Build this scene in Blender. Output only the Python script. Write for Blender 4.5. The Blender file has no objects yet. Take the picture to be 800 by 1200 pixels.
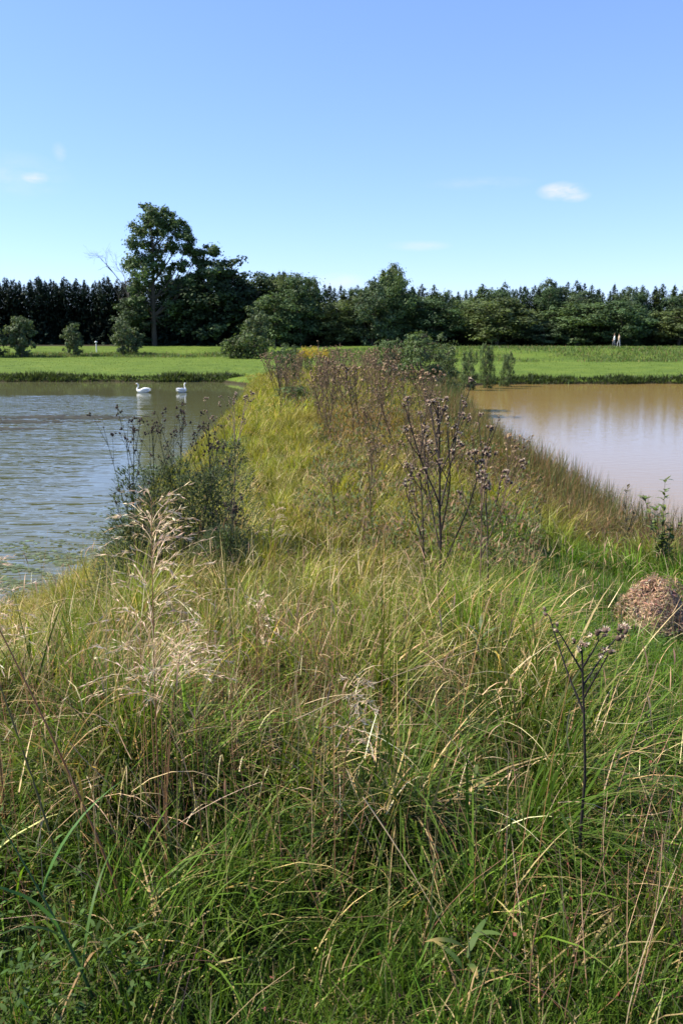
import bpy, math, random
import numpy as np
from mathutils import Vector

R = math.radians
rng = np.random.default_rng(7)
random.seed(7)
scene = bpy.context.scene
COL = scene.collection

# ------------------------------------------------------------------ camera
CAMZ = 4.0
PITCH = math.atan(212 / 973.0)
cam_d = bpy.data.cameras.new("camera")
cam = bpy.data.objects.new("camera", cam_d)
COL.objects.link(cam)
cam.location = (0, 0, CAMZ)
cam.rotation_euler = (math.pi / 2 - PITCH, 0, 0)
cam_d.sensor_fit = 'VERTICAL'
cam_d.sensor_height = 22.2
cam_d.sensor_width = 14.8
cam_d.lens = 18.0
cam_d.clip_start = 0.05
cam_d.clip_end = 9000
cam_d.dof.use_dof = True
cam_d.dof.focus_distance = 3.4
cam_d.dof.aperture_fstop = 5.0
scene.camera = cam

# ------------------------------------------------------------------ sky, sun, exposure
SUN_AZ = (-0.95, 0.06)            # towards the sun, in plan
SUN_EL = R(46)
world = bpy.data.worlds.new("World")
scene.world = world
world.use_nodes = True
wn = world.node_tree
for n in list(wn.nodes):
    wn.nodes.remove(n)
w_out = wn.nodes.new('ShaderNodeOutputWorld')
w_bg = wn.nodes.new('ShaderNodeBackground')
w_bg.inputs['Strength'].default_value = 0.1
sky = wn.nodes.new('ShaderNodeTexSky')
sky.sky_type = 'NISHITA'
sky.sun_disc = False
sky.sun_elevation = SUN_EL
sky.sun_rotation = math.atan2(SUN_AZ[0], SUN_AZ[1])
sky.altitude = 400
sky.air_density = 1.0
sky.dust_density = 0.15
sky.ozone_density = 3.0
hs = wn.nodes.new('ShaderNodeHueSaturation')
hs.inputs['Saturation'].default_value = 1.02
hs.inputs['Value'].default_value = 1.0
wn.links.new(sky.outputs[0], hs.inputs['Color'])
gm = wn.nodes.new('ShaderNodeGamma'); gm.inputs[1].default_value = .74
wn.links.new(hs.outputs[0], gm.inputs[0])
tn_ = wn.nodes.new('ShaderNodeMix'); tn_.data_type = 'RGBA'; tn_.blend_type = 'MULTIPLY'
tn_.inputs[0].default_value = 1
tn_.inputs[7].default_value = (1.06, 1.24, 1.82, 1)
wn.links.new(gm.outputs[0], tn_.inputs[6])
last = tn_.outputs[2]
tc = wn.nodes.new('ShaderNodeTexCoord')


def pdir(px, py):
    """viewing direction of a photo pixel (800 x 1200)"""
    cp, sp = math.cos(PITCH), math.sin(PITCH)
    a, b = (px - 400) / 973.0, (600 - py) / 973.0
    return np.array([a, cp + b * sp, -sp + b * cp])


def wmath(op, a, b=None, cl=False):
    n = wn.nodes.new('ShaderNodeMath')
    n.operation = op
    n.use_clamp = cl
    for i, v in enumerate((a, b)):
        if v is None:
            continue
        if isinstance(v, (int, float)):
            n.inputs[i].default_value = v
        else:
            wn.links.new(v, n.inputs[i])
    return n.outputs[0]


cn = wn.nodes.new('ShaderNodeTexNoise')
cn.inputs['Scale'].default_value = 26
cn.inputs['Detail'].default_value = 5
cn.inputs['Roughness'].default_value = 0.6
cmap = wn.nodes.new('ShaderNodeMapping')
cmap.inputs['Scale'].default_value = (1, 1, 2.6)
wn.links.new(tc.outputs['Generated'], cmap.inputs['Vector'])
wn.links.new(cmap.outputs[0], cn.inputs['Vector'])
for (px, py, wx, wz, amt) in ((658, 224, .021, .008, 1.0), (672, 229, .014, .006, .6), (42, 208, .011, .005, .8),
                              (70, 178, .006, .008, .3), (490, 288, .03, .005, .35), (398, 331, .028, .009, .45),
                              (8, 205, .05, .02, .18), (560, 215, .05, .006, .15)):
    d = pdir(px, py)
    d = d / np.linalg.norm(d)
    sub = wn.nodes.new('ShaderNodeVectorMath'); sub.operation = 'SUBTRACT'
    wn.links.new(tc.outputs['Generated'], sub.inputs[0]); sub.inputs[1].default_value = tuple(d)
    mul = wn.nodes.new('ShaderNodeVectorMath'); mul.operation = 'MULTIPLY'
    wn.links.new(sub.outputs[0], mul.inputs[0]); mul.inputs[1].default_value = (1 / wx, .3 / wx, 1 / wz)
    ln = wn.nodes.new('ShaderNodeVectorMath'); ln.operation = 'LENGTH'
    wn.links.new(mul.outputs[0], ln.inputs[0])
    m = wmath('SUBTRACT', 1.35, ln.outputs['Value'], True)
    nz = wmath('SUBTRACT', wmath('MULTIPLY', cn.outputs[0], 3.2), 1.0, True)
    f = wmath('MULTIPLY', wmath('MULTIPLY', m, nz, True), amt, True)
    mx = wn.nodes.new('ShaderNodeMix'); mx.data_type = 'RGBA'
    wn.links.new(f, mx.inputs[0]); wn.links.new(last, mx.inputs[6])
    mx.inputs[7].default_value = (4.6, 4.6, 4.8, 1)
    last = mx.outputs[2]
wn.links.new(last, w_bg.inputs['Color'])
wn.links.new(w_bg.outputs[0], w_out.inputs['Surface'])

sun_d = bpy.data.lights.new("sun", 'SUN')
sun_d.energy = 5.0
sun_d.angle = R(0.53)
sun_d.color = (1.0, 0.93, 0.78)
sun = bpy.data.objects.new("sun", sun_d)
COL.objects.link(sun)
_h = math.hypot(*SUN_AZ)
sdir = Vector((SUN_AZ[0] / _h * math.cos(SUN_EL), SUN_AZ[1] / _h * math.cos(SUN_EL), math.sin(SUN_EL)))
sun.rotation_euler = sdir.to_track_quat('Z', 'Y').to_euler()
sun.location = (-60, 20, 60)

scene.view_settings.view_transform = 'Standard'
scene.view_settings.look = 'None'
scene.view_settings.gamma = 1
scene.view_settings.use_curve_mapping = False
scene.view_settings.exposure = 1.1
scene.render.engine = 'CYCLES'
scene.cycles.max_bounces = 6
scene.cycles.diffuse_bounces = 3
scene.cycles.transmission_bounces = 4
scene.cycles.transparent_max_bounces = 6
scene.cycles.caustics_reflective = False
scene.cycles.caustics_refractive = False


# ------------------------------------------------------------------ helpers
def tag(o, label=None, cat=None, group=None, kind=None):
    if label: o['label'] = label
    if cat: o['category'] = cat
    if group: o['group'] = group
    if kind: o['kind'] = kind
    return o


def empty(name, loc, rz=0, parent=None, scale=1):
    o = bpy.data.objects.new(name, None)
    COL.objects.link(o)
    o.location = loc
    o.rotation_euler = (0, 0, rz)
    o.scale = (scale,) * 3
    o.empty_display_size = .2
    if parent: o.parent = parent
    return o


def link(name, me, parent=None, loc=None, rot=None, scale=None):
    o = bpy.data.objects.new(name, me)
    COL.objects.link(o)
    if parent: o.parent = parent
    if loc is not None: o.location = loc
    if rot is not None: o.rotation_euler = rot
    if scale is not None: o.scale = (scale,) * 3 if isinstance(scale, (int, float)) else scale
    return o


def mesh(name, V, F, cols=None, mats=(), midx=None, smooth=True):
    """V (n,3); F (m,4) quads, or (m,3) triangles, or a list of both kinds of arrays"""
    me = bpy.data.meshes.new(name)
    V = np.asarray(V, np.float32)
    parts = F if isinstance(F, list) else [F]
    parts = [np.asarray(p, np.int32) for p in parts if len(p)]
    me.vertices.add(len(V))
    me.vertices.foreach_set('co', V.ravel())
    loops = np.concatenate([p.ravel() for p in parts])
    tot = np.concatenate([np.full(len(p), p.shape[1], np.int32) for p in parts])
    me.loops.add(len(loops))
    me.loops.foreach_set('vertex_index', loops)
    me.polygons.add(len(tot))
    me.polygons.foreach_set('loop_start', np.concatenate([[0], np.cumsum(tot)[:-1]]).astype(np.int32))
    me.polygons.foreach_set('loop_total', tot)
    if midx is not None:
        me.polygons.foreach_set('material_index', np.asarray(midx, np.int32))
    for m in mats:
        me.materials.append(m)
    me.update(calc_edges=True)
    if smooth:
        me.polygons.foreach_set('use_smooth', np.ones(len(tot), bool))
    if cols is not None:
        a = me.color_attributes.new('col', 'FLOAT_COLOR', 'POINT')
        c = np.ones((len(V), 4), np.float32)
        c[:, :3] = cols
        a.data.foreach_set('color', c.ravel())
    return me


class Geo:
    """collects pieces of geometry with a colour for each vertex"""
    def __init__(s):
        s.V, s.Q, s.T, s.C, s.n = [], [], [], [], 0

    def add(s, V, Q=None, T=None, c=(.5, .5, .5)):
        V = np.asarray(V, float).reshape(-1, 3)
        s.V.append(V)
        if Q is not None and len(Q): s.Q.append(np.asarray(Q, int).reshape(-1, 4) + s.n)
        if T is not None and len(T): s.T.append(np.asarray(T, int).reshape(-1, 3) + s.n)
        c = np.asarray(c, float)
        s.C.append(np.broadcast_to(c, V.shape).copy())
        s.n += len(V)

    def build(s, name, mat, smooth=True):
        F = []
        if s.Q: F.append(np.concatenate(s.Q))
        if s.T: F.append(np.concatenate(s.T))
        return mesh(name, np.concatenate(s.V), F, np.concatenate(s.C), [mat], smooth=smooth)

    def tube(s, pts, rad, sides=5, c=(.5, .5, .5)):
        pts = np.asarray(pts, float)
        rad = np.broadcast_to(np.asarray(rad, float), (len(pts),))
        t = np.gradient(pts, axis=0)
        t /= np.linalg.norm(t, axis=1)[:, None] + 1e-9
        up = np.array([0, 0, 1.]) if abs(t[:, 2]).mean() < .9 else np.array([1., 0, 0])
        a = np.cross(t, up); a /= np.linalg.norm(a, axis=1)[:, None] + 1e-9
        b = np.cross(t, a)
        ph = np.linspace(0, 2 * math.pi, sides, endpoint=False)
        V = (pts[:, None] + rad[:, None, None] * (np.cos(ph)[None, :, None] * a[:, None] + np.sin(ph)[None, :, None] * b[:, None]))
        n = len(pts)
        i, j = np.meshgrid(np.arange(n - 1), np.arange(sides), indexing='ij')
        j2 = (j + 1) % sides
        Q = np.stack([i * sides + j, i * sides + j2, (i + 1) * sides + j2, (i + 1) * sides + j], -1).reshape(-1, 4)
        s.add(V.reshape(-1, 3), Q, c=c)


def norm(v):
    v = np.asarray(v, float)
    return v / (np.linalg.norm(v, axis=-1, keepdims=True) + 1e-9)


def strips(P, az, lean, curl, L, w, col, segs=4, prof='blade', side=None, tipcol=None):
    """curved tapering strips growing from P: returns V, Q, C"""
    n = len(P)
    P = np.asarray(P, float)
    f = lambda v: np.broadcast_to(np.asarray(v, float), (n,))
    az, lean, curl, L, w = map(f, (az, lean, curl, L, w))
    s = np.linspace(0, 1, segs + 1)
    V = np.zeros((n, segs + 1, 2, 3))
    pos = P.copy()
    sd = az + math.pi / 2 + (rng.normal(0, .5, n) if side is None else side)
    wd = np.stack([np.cos(sd), np.sin(sd), np.zeros(n)], -1)
    for k in range(segs + 1):
        if prof == 'blade': ww = w * (1 - s[k] ** 1.8 * .93) * (.7 + .3 * min(1, s[k] * 4))
        elif prof == 'leaf': ww = w * (math.sin(math.pi * min(1, s[k] * .94 + .05)) ** .8)
        else: ww = w * (1 - .6 * s[k])
        V[:, k, 0] = pos - wd * ww[:, None] / 2
        V[:, k, 1] = pos + wd * ww[:, None] / 2
        th = lean + curl * (s[k] + .5 / segs)
        step = (L / segs)[:, None]
        pos = pos + step * np.stack([np.sin(th) * np.cos(az), np.sin(th) * np.sin(az), np.cos(th)], -1)
    base = (np.arange(n) * (segs + 1) * 2)[:, None]
    k = np.arange(segs)[None] * 2
    Q = np.stack([base + k, base + k + 1, base + k + 3, base + k + 2], -1).reshape(-1, 4)
    C = np.broadcast_to(np.asarray(col, float)[:, None, None, :] if np.ndim(col) > 1 else np.asarray(col, float), (n, segs + 1, 2, 3)).copy()
    if tipcol is not None:
        m, tc_ = tipcol
        fr = np.clip((s - .55) / .3, 0, 1)[None, :, None, None] * np.asarray(m, float)[:, None, None, None]
        C = C * (1 - fr) + np.asarray(tc_) * fr
    return V.reshape(-1, 3), Q, C.reshape(-1, 3)


def cards(P, nrm, size, col, asp=1.6):
    """small pointed leaf cards (a diamond each)"""
    n = len(P)
    size = np.broadcast_to(np.asarray(size, float), (n,))
    nrm = norm(nrm)
    a = norm(np.cross(nrm, rng.normal(size=(n, 3))))
    b = np.cross(nrm, a)
    a = a * (size * asp / 2)[:, None]
    b = b * (size / 2)[:, None]
    V = np.stack([P - a, P + b - a * .1, P + a, P - b - a * .1], 1).reshape(-1, 3)
    Q = np.arange(4 * n).reshape(-1, 4)
    C = np.repeat(np.asarray(col, float) if np.ndim(col) > 1 else np.tile(col, (n, 1)), 4, axis=0)
    return V, Q, C


def vary(base, n, amt=.2, hue=.06):
    base = np.asarray(base, float)
    c = np.broadcast_to(base, (n, 3)) * np.exp(rng.normal(0, amt, (n, 1))) * np.exp(rng.normal(0, hue, (n, 3)))
    return np.clip(c, .004, .85)


# ------------------------------------------------------------------ materials
def new_mat(name):
    m = bpy.data.materials.new(name)
    m.use_nodes = True
    nt = m.node_tree
    return m, nt, nt.nodes['Principled BSDF'], nt.nodes['Material Output']


def foliage_mat(name, transl=.35, rough=.45, spec=.35, mul=1.0, tmul=(1.25, 1.25, .7)):
    m, nt, p, out = new_mat(name)
    at = nt.nodes.new('ShaderNodeAttribute'); at.attribute_name = 'col'
    p.inputs['Roughness'].default_value = rough
    p.inputs['Specular IOR Level'].default_value = spec
    nt.links.new(at.outputs['Color'], p.inputs['Base Color'])
    if transl > 0:
        tr = nt.nodes.new('ShaderNodeBsdfTranslucent')
        mm = nt.nodes.new('ShaderNodeMix'); mm.data_type = 'RGBA'; mm.blend_type = 'MULTIPLY'
        mm.inputs[0].default_value = 1
        mm.inputs[7].default_value = (*tmul, 1)
        nt.links.new(at.outputs['Color'], mm.inputs[6])
        nt.links.new(mm.outputs[2], tr.inputs['Color'])
        mx = nt.nodes.new('ShaderNodeMixShader'); mx.inputs[0].default_value = transl
        nt.links.new(p.outputs[0], mx.inputs[1]); nt.links.new(tr.outputs[0], mx.inputs[2])
        nt.links.new(mx.outputs[0], out.inputs['Surface'])
    return m


def plain_mat(name, col, rough=.6, noise=0, scale=8, spec=.4):
    m, nt, p, out = new_mat(name)
    p.inputs['Roughness'].default_value = rough
    p.inputs['Specular IOR Level'].default_value = spec
    p.inputs['Base Color'].default_value = (*col, 1)
    if noise:
        t = nt.nodes.new('ShaderNodeTexNoise'); t.inputs['Scale'].default_value = scale
        t.inputs['Detail'].default_value = 5
        tcx = nt.nodes.new('ShaderNodeTexCoord'); nt.links.new(tcx.outputs['Object'], t.inputs['Vector'])
        r = nt.nodes.new('ShaderNodeValToRGB')
        r.color_ramp.elements[0].position = .3; r.color_ramp.elements[1].position = .7
        r.color_ramp.elements[0].color = (*[c * (1 - noise) for c in col], 1)
        r.color_ramp.elements[1].color = (*[min(1, c * (1 + noise)) for c in col], 1)
        nt.links.new(t.outputs[0], r.inputs[0]); nt.links.new(r.outputs[0], p.inputs['Base Color'])
    return m


M_GRASS = foliage_mat('grass_blades', .38, .5, .14, tmul=(1.3, 1.3, .6))
M_DRY = foliage_mat('dry_stems', .25, .5, .3, tmul=(1.1, 1, .8))
M_LEAF = foliage_mat('leaves', .3, .6, .2)
M_NEEDLE = foliage_mat('needles', .12, .6, .2)
M_BARK = foliage_mat('bark', 0, .9, .1)
M_THISTLE = foliage_mat('thistle_stems', 0, .75, .2)
M_HEAD = foliage_mat('thistle_heads', .2, .7, .2, tmul=(1.1, 1, .9))

# ------------------------------------------------------------------ terrain
PL = np.array([(-70, 7.0), (-20, 7.6), (-9, 8.5), (-6.2, 9.2), (-5.0, 10.4), (-4.4, 11.8), (-4.15, 13.5), (-4.2, 15.5), (-4.6, 18.5), (-4.8, 25), (-5.2, 35),
               (-5.7, 45), (-6.3, 55), (-7.2, 63), (-10, 67), (-16, 67.8), (-34, 67.2), (-75, 66.5), (-95, 50), (-95, 20)], float)
PR = np.array([(70, 11.5), (13, 11.0), (8, 11.5), (6.2, 12.5), (5.5, 14.5), (5.4, 18), (5.2, 22), (5.3, 27), (5.7, 34), (6.4, 43),
               (7.3, 52), (8.3, 60), (11, 64.3), (22, 65), (70, 65.2), (90, 40), (90, 20)], float)


def sdf(x, y, P):
    """signed distance to a closed outline, negative inside"""
    sh = x.shape
    x = x.ravel(); y = y.ravel()
    d = np.full(x.shape, 1e18); ins = np.zeros(x.shape, bool)
    for i in range(len(P)):
        ax, ay = P[i]; bx, by = P[(i + 1) % len(P)]
        ex, ey = bx - ax, by - ay
        t = np.clip(((x - ax) * ex + (y - ay) * ey) / (ex * ex + ey * ey), 0, 1)
        d = np.minimum(d, (x - ax - t * ex) ** 2 + (y - ay - t * ey) ** 2)
        c = (ay > y) != (by > y)
        with np.errstate(divide='ignore', invalid='ignore'):
            xi = ax + (y - ay) / (ey if ey != 0 else 1e-9) * ex
        ins ^= c & (x < xi)
    d = np.sqrt(d)
    return np.where(ins, -d, d).reshape(sh)


def sst(a, b, v):
    t = np.clip((v - a) / (b - a), 0, 1)
    return t * t * (3 - 2 * t)


def wob(x, y, s, k=0):
    return (np.sin(x * s + 1.3 + k) * np.cos(y * s * .83 + 2.1 * k) + .6 * np.sin(x * s * 2.3 + y * s * 1.7 + k * 3.1)
            + .35 * np.cos(x * s * 4.1 - y * s * 3.7 + k)) / 1.95


def shore(x, y):
    d = np.minimum(sdf(x, y, PL), sdf(x, y, PR))
    return d + .22 * wob(x, y, 1.1, 2) + .55 * wob(x, y, .33, 6) * sst(58, 64, y)


def H(x, y):
    x = np.asarray(x, float); y = np.asarray(y, float)
    d = shore(x, y)
    near = 2.3 - .62 * sst(2.6, 8.5, y) - .25 * sst(30, 62, y)
    near = near - (near - 1.15) * sst(.9, 4.8, x) * (1 - sst(12, 17, y))
    near = near - (near - .85) * sst(1.1, 4.0, -x) * sst(2, 5, y) * (1 - sst(13, 20, y))
    farL = .45 + .35 * sst(68, 100, y) + 1.05 * sst(102, 126, y)
    farR = .35 + .25 * sst(66, 94, y) + 1.25 * sst(95, 108, y)
    far = farL + (farR - farL) * sst(-6, 6, x)
    f = sst(56, 68, y)
    T = near * (1 - f) + far * f
    s = 1.5 * (1 - f) + .35 * f
    z = T * (1 - np.exp(-np.maximum(d, 0) / s)) + .03
    z = z + (.08 * wob(x, y, 1.9, 5) + .075 * wob(x, y, 5.3, 1)) * sst(.2, 2, d) * (1 - .6 * f)
    under = np.maximum(-.9, d * .45)
    out = np.where(d > 0, z, under)
    r = np.hypot(x, y)
    return out + 1.2 * wob(x, y, .004, 3) * sst(250, 900, r)


def gp(px, py, off=0.0):
    """where the ray through a photo pixel meets the ground"""
    d = pdir(px, py)
    t = np.linspace(.5, 400, 16000)
    p = d[None] * t[:, None] + np.array([0, 0, CAMZ])
    h = H(p[:, 0], p[:, 1]) + off
    i = np.argmax(p[:, 2] < h)
    return p[i, 0], p[i, 1], float(h[i] - off)


def at(px, Y):
    """ground point at distance Y under the pixel column px"""
    X = (px - 400) / 973.0 * Y * 1.0 / math.cos(PITCH) * 1.0
    # column: x = a*t with t*(cp + b*sp) = Y; b from horizon for far things
    X = (px - 400) / 973.0 * Y / (math.cos(PITCH) + 212 / 973.0 * math.sin(PITCH)) if Y > 40 else (px - 400) / 973.0 * math.hypot(Y, CAMZ - 2)
    return X, Y, float(H(np.array(X), np.array(Y)))


xs = np.concatenate([-np.geomspace(3000, 85, 14), np.arange(-80, -12, 1.2), np.arange(-12, 12.01, .15), np.arange(13, 81, 1.2), np.geomspace(85, 3000, 14)])
ys = np.concatenate([-np.geomspace(3000, 8, 16), np.arange(-5, 20, .15), np.arange(20, 72, .28), np.arange(72, 180, 1.5), np.geomspace(182, 3200, 16)])
X, Y = np.meshgrid(xs, ys)
Z = H(X, Y)
nx, ny = len(xs), len(ys)
i, j = np.meshgrid(np.arange(ny - 1), np.arange(nx - 1), indexing='ij')
Q = np.stack([i * nx + j, i * nx + j + 1, (i + 1) * nx + j + 1, (i + 1) * nx + j], -1).reshape(-1, 4)

m, nt, p, out = new_mat('ground')
tcg = nt.nodes.new('ShaderNodeTexCoord')
geo = nt.nodes.new('ShaderNodeSeparateXYZ'); nt.links.new(tcg.outputs['Object'], geo.inputs[0])


def noise(nt, vec, scale, detail=4, rough=.55, dist=0):
    t = nt.nodes.new('ShaderNodeTexNoise')
    t.inputs['Scale'].default_value = scale; t.inputs['Detail'].default_value = detail
    t.inputs['Roughness'].default_value = rough; t.inputs['Distortion'].default_value = dist
    nt.links.new(vec, t.inputs['Vector'])
    return t.outputs[0]


def ramp(nt, fac, stops):
    r = nt.nodes.new('ShaderNodeValToRGB')
    e = r.color_ramp.elements
    e[0].position, e[0].color = stops[0][0], (*stops[0][1], 1)
    e[1].position, e[1].color = stops[-1][0], (*stops[-1][1], 1)
    for pos, c in stops[1:-1]:
        k = e.new(pos); k.color = (*c, 1)
    nt.links.new(fac, r.inputs[0])
    return r.outputs[0]


def maprange(nt, v, a, b, c=0, d=1):
    n = nt.nodes.new('ShaderNodeMapRange')
    n.interpolation_type = 'SMOOTHSTEP'
    for k, x_ in zip(('From Min', 'From Max', 'To Min', 'To Max'), (a, b, c, d)):
        n.inputs[k].default_value = x_
    nt.links.new(v, n.inputs['Value'])
    return n.outputs[0]


def mixc(nt, f, a, b):
    n = nt.nodes.new('ShaderNodeMix'); n.data_type = 'RGBA'
    for s_, v in ((0, f), (6, a), (7, b)):
        if isinstance(v, tuple): n.inputs[s_].default_value = (*v, 1)
        elif isinstance(v, (int, float)): n.inputs[s_].default_value = v
        else: nt.links.new(v, n.inputs[s_])
    return n.outputs[2]


def mathn(nt, op, a, b=None, cl=False):
    n = nt.nodes.new('ShaderNodeMath'); n.operation = op; n.use_clamp = cl
    for k, v in enumerate((a, b)):
        if v is None: continue
        if isinstance(v, (int, float)): n.inputs[k].default_value = v
        else: nt.links.new(v, n.inputs[k])
    return n.outputs[0]


soil = ramp(nt, noise(nt, tcg.outputs['Object'], 5, 6), [(.3, (.030, .026, .014)), (.5, (.045, .055, .018)), (.7, (.10, .085, .045))])
mead = ramp(nt, noise(nt, tcg.outputs['Object'], .35, 8, .7), [(.3, (.055, .092, .016)), (.5, (.088, .135, .020)), (.7, (.120, .160, .028))])
wood = (.03, .026, .016)
c1 = mixc(nt, maprange(nt, geo.outputs['Y'], 58, 64), soil, mead)
c2 = mixc(nt, maprange(nt, geo.outputs['Y'], 122, 127), c1, wood)
p.inputs['Roughness'].default_value = .95
p.inputs['Specular IOR Level'].default_value = .1
c2 = mixc(nt, maprange(nt, mathn(nt, 'ADD', geo.outputs['Z'], mathn(nt, 'MULTIPLY', noise(nt, tcg.outputs['Object'], 1.2, 3), .2)), .34, .22), c2, (.035, .030, .016))
nt.links.new(c2, p.inputs['Base Color'])
bp = nt.nodes.new('ShaderNodeBump'); bp.inputs['Strength'].default_value = .6; bp.inputs['Distance'].default_value = .1
nt.links.new(noise(nt, tcg.outputs['Object'], 9, 6), bp.inputs['Height']); nt.links.new(bp.outputs[0], p.inputs['Normal'])
ground = link('ground', mesh('ground', np.stack([X, Y, Z], -1).reshape(-1, 3), Q, mats=[m]))
tag(ground, kind='structure')


# ------------------------------------------------------------------ water
def water(name, P, col, build):
    m, nt, p, out = new_mat(name)
    tcw = nt.nodes.new('ShaderNodeTexCoord')
    p.inputs['IOR'].default_value = 1.333
    p.inputs['Specular IOR Level'].default_value = .5
    build(nt, p, tcw.outputs['Object'])
    c = P.mean(0)
    Pb = P + norm(P - c) * .0
    # the sheet runs a little under the banks
    x0, x1, y0, y1 = P[:, 0].min() - 2, P[:, 0].max() + 2, P[:, 1].min() - 2, P[:, 1].max() + 2
    if name == 'pond_water': x1 = 0.0
    else: x0 = 0.003
    gx, gy = np.linspace(x0, x1, 60), np.linspace(y0, y1, 60)
    GX, GY = np.meshgrid(gx, gy)
    V = np.stack([GX, GY, np.zeros_like(GX)], -1).reshape(-1, 3)
    i, j = np.meshgrid(np.arange(59), np.arange(59), indexing='ij')
    Qw = np.stack([i * 60 + j, i * 60 + j + 1, (i + 1) * 60 + j + 1, (i + 1) * 60 + j], -1).reshape(-1, 4)
    o = link(name, mesh(name, V, Qw, mats=[m]))
    return tag(o, kind='structure')


def rippled(nt, p, co):
    sx = nt.nodes.new('ShaderNodeSeparateXYZ'); nt.links.new(co, sx.inputs[0])
    mp = nt.nodes.new('ShaderNodeMapping'); mp.inputs['Rotation'].default_value = (0, 0, R(12)); mp.inputs['Scale'].default_value = (.42, 1, 1)
    nt.links.new(co, mp.inputs[0])
    h = mathn(nt, 'ADD', mathn(nt, 'MULTIPLY', noise(nt, mp.outputs[0], 1.7, 2, .4, .8), 1.5), mathn(nt, 'MULTIPLY', noise(nt, mp.outputs[0], 5.0, 1, .4, .4), .38))
    # sheltered water beside the dam and under the far bank lies smooth
    yy = mathn(nt, 'ADD', sx.outputs['Y'], mathn(nt, 'MULTIPLY', noise(nt, co, .25, 2), 6))
    xx = mathn(nt, 'ADD', sx.outputs['X'], mathn(nt, 'MULTIPLY', noise(nt, co, .3, 3), 5))
    calm_y = maprange(nt, yy, 50, 58, 1, .04)
    lim = mathn(nt, 'SUBTRACT', xx, mathn(nt, 'MULTIPLY', sx.outputs['Y'], -.17))
    calm_x = maprange(nt, lim, -2.6, .4, 1, .10)
    near = maprange(nt, sx.outputs['Y'], 15, 24, 0, 1)
    calm_x = mathn(nt, 'ADD', mathn(nt, 'MULTIPLY', calm_x, near), mathn(nt, 'MULTIPLY', mathn(nt, 'SUBTRACT', 1, near), .6))
    st = mathn(nt, 'MULTIPLY', calm_y, calm_x)
    b = nt.nodes.new('ShaderNodeBump'); b.inputs['Distance'].default_value = .20
    nt.links.new(mathn(nt, 'MULTIPLY', st, .5), b.inputs['Strength'])
    nt.links.new(h, b.inputs['Height']); nt.links.new(b.outputs[0], p.inputs['Normal'])
    p.inputs['Roughness'].default_value = .05
    p.inputs['Base Color'].default_value = (.092, .096, .045, 1)


def smooth_brown(nt, p, co):
    mp = nt.nodes.new('ShaderNodeMapping'); mp.inputs['Scale'].default_value = (.5, 1, 1)
    nt.links.new(co, mp.inputs[0])
    b = nt.nodes.new('ShaderNodeBump'); b.inputs['Distance'].default_value = .05; b.inputs['Strength'].default_value = .13
    nt.links.new(noise(nt, mp.outputs[0], 3.5, 3), b.inputs['Height']); nt.links.new(b.outputs[0], p.inputs['Normal'])
    p.inputs['Roughness'].default_value = .07
    p.inputs['Base Color'].default_value = (.25, .168, .055, 1)


water('pond_water', PL, None, rippled)
water('muddy_water', PR, None, smooth_brown)

# ------------------------------------------------------------------ forest and trees
FARS = math.cos(PITCH) + 212 / 973.0 * math.sin(PITCH)


def far_at(px, Y):
    x = (px - 400) / 973.0 * Y / FARS
    return x, Y, float(H(np.array(x), np.array(float(Y))))


def row_z(py, Y):
    d = pdir(400, py)
    return CAMZ + d[2] / d[1] * Y


def conifer_meshes(seed, h, rad, col, slim=1.0):
    r = np.random.default_rng(seed)
    tr = Geo()
    pts = np.array([[0, 0, -.3], [0, 0, h * .5], [0, 0, h]])
    tr.tube(pts, [h * .013, h * .008, .02], 5, (.06, .045, .033))
    g = Geo()
    zs = np.arange(h * .04, h * .985, .24)
    for z in zs:
        f = 1 - z / h
        ln = rad * (f ** .68) * r.uniform(.8, 1.2)
        k = int(7 + 6 * f)
        az = r.uniform(0, 2 * math.pi, k)
        L = np.maximum(.18, ln * r.uniform(.6, 1.2, k))
        up = .25 - 1.0 * f
        for a, l_ in zip(az, L):
            nseg = 3
            t = np.linspace(0, 1, nseg + 1)
            dirr = np.array([math.cos(a), math.sin(a)])
            px_ = dirr[0] * l_ * t; py_ = dirr[1] * l_ * t
            pz = z + r.uniform(-.1, .1) + l_ * (.25 * up * t - .16 * t * t * f + .12 * t ** 3)
            w = (.05 + .2 * min(1, l_ / 1.2) + .2 * l_) * np.array([.5, 1, .7, .06])
            sd = np.array([-dirr[1], dirr[0], 0])
            c = np.stack([px_, py_, pz], -1)
            tw = np.array([0, 0, r.uniform(-.35, .35)])
            V = np.stack([c - (sd + tw) * w[:, None] / 2, c + (sd - tw) * w[:, None] / 2], 1).reshape(-1, 3)
            Qs = [[2 * i, 2 * i + 1, 2 * i + 3, 2 * i + 2] for i in range(nseg)]
            cc = np.array(col) * math.exp(r.normal(0, .28))
            g.add(V, Qs, c=cc)
            # hanging side sprays
            for q in range(2):
                s_ = r.uniform(.3, .95); c0 = np.array([dirr[0] * l_ * s_, dirr[1] * l_ * s_, np.interp(s_, t, pz)])
                o_ = r.normal(0, .2, 3) * min(1, l_); dn = r.uniform(.2, .5) * min(1, l_ + .2)
                g.add([c0 + sd * .12, c0 - sd * .12 + o_ * .3, c0 + o_ - np.array([0, 0, dn])], T=[[0, 1, 2]], c=cc * r.uniform(.8, 1.3))
    # leader shoot
    g.add([[-.04, 0, h - .5], [.04, 0, h - .5], [0, 0, h + .45]], T=[[0, 1, 2]], c=col)
    return tr.build('conifer_trunk', M_BARK), g.build('conifer_crown', M_NEEDLE)


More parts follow.
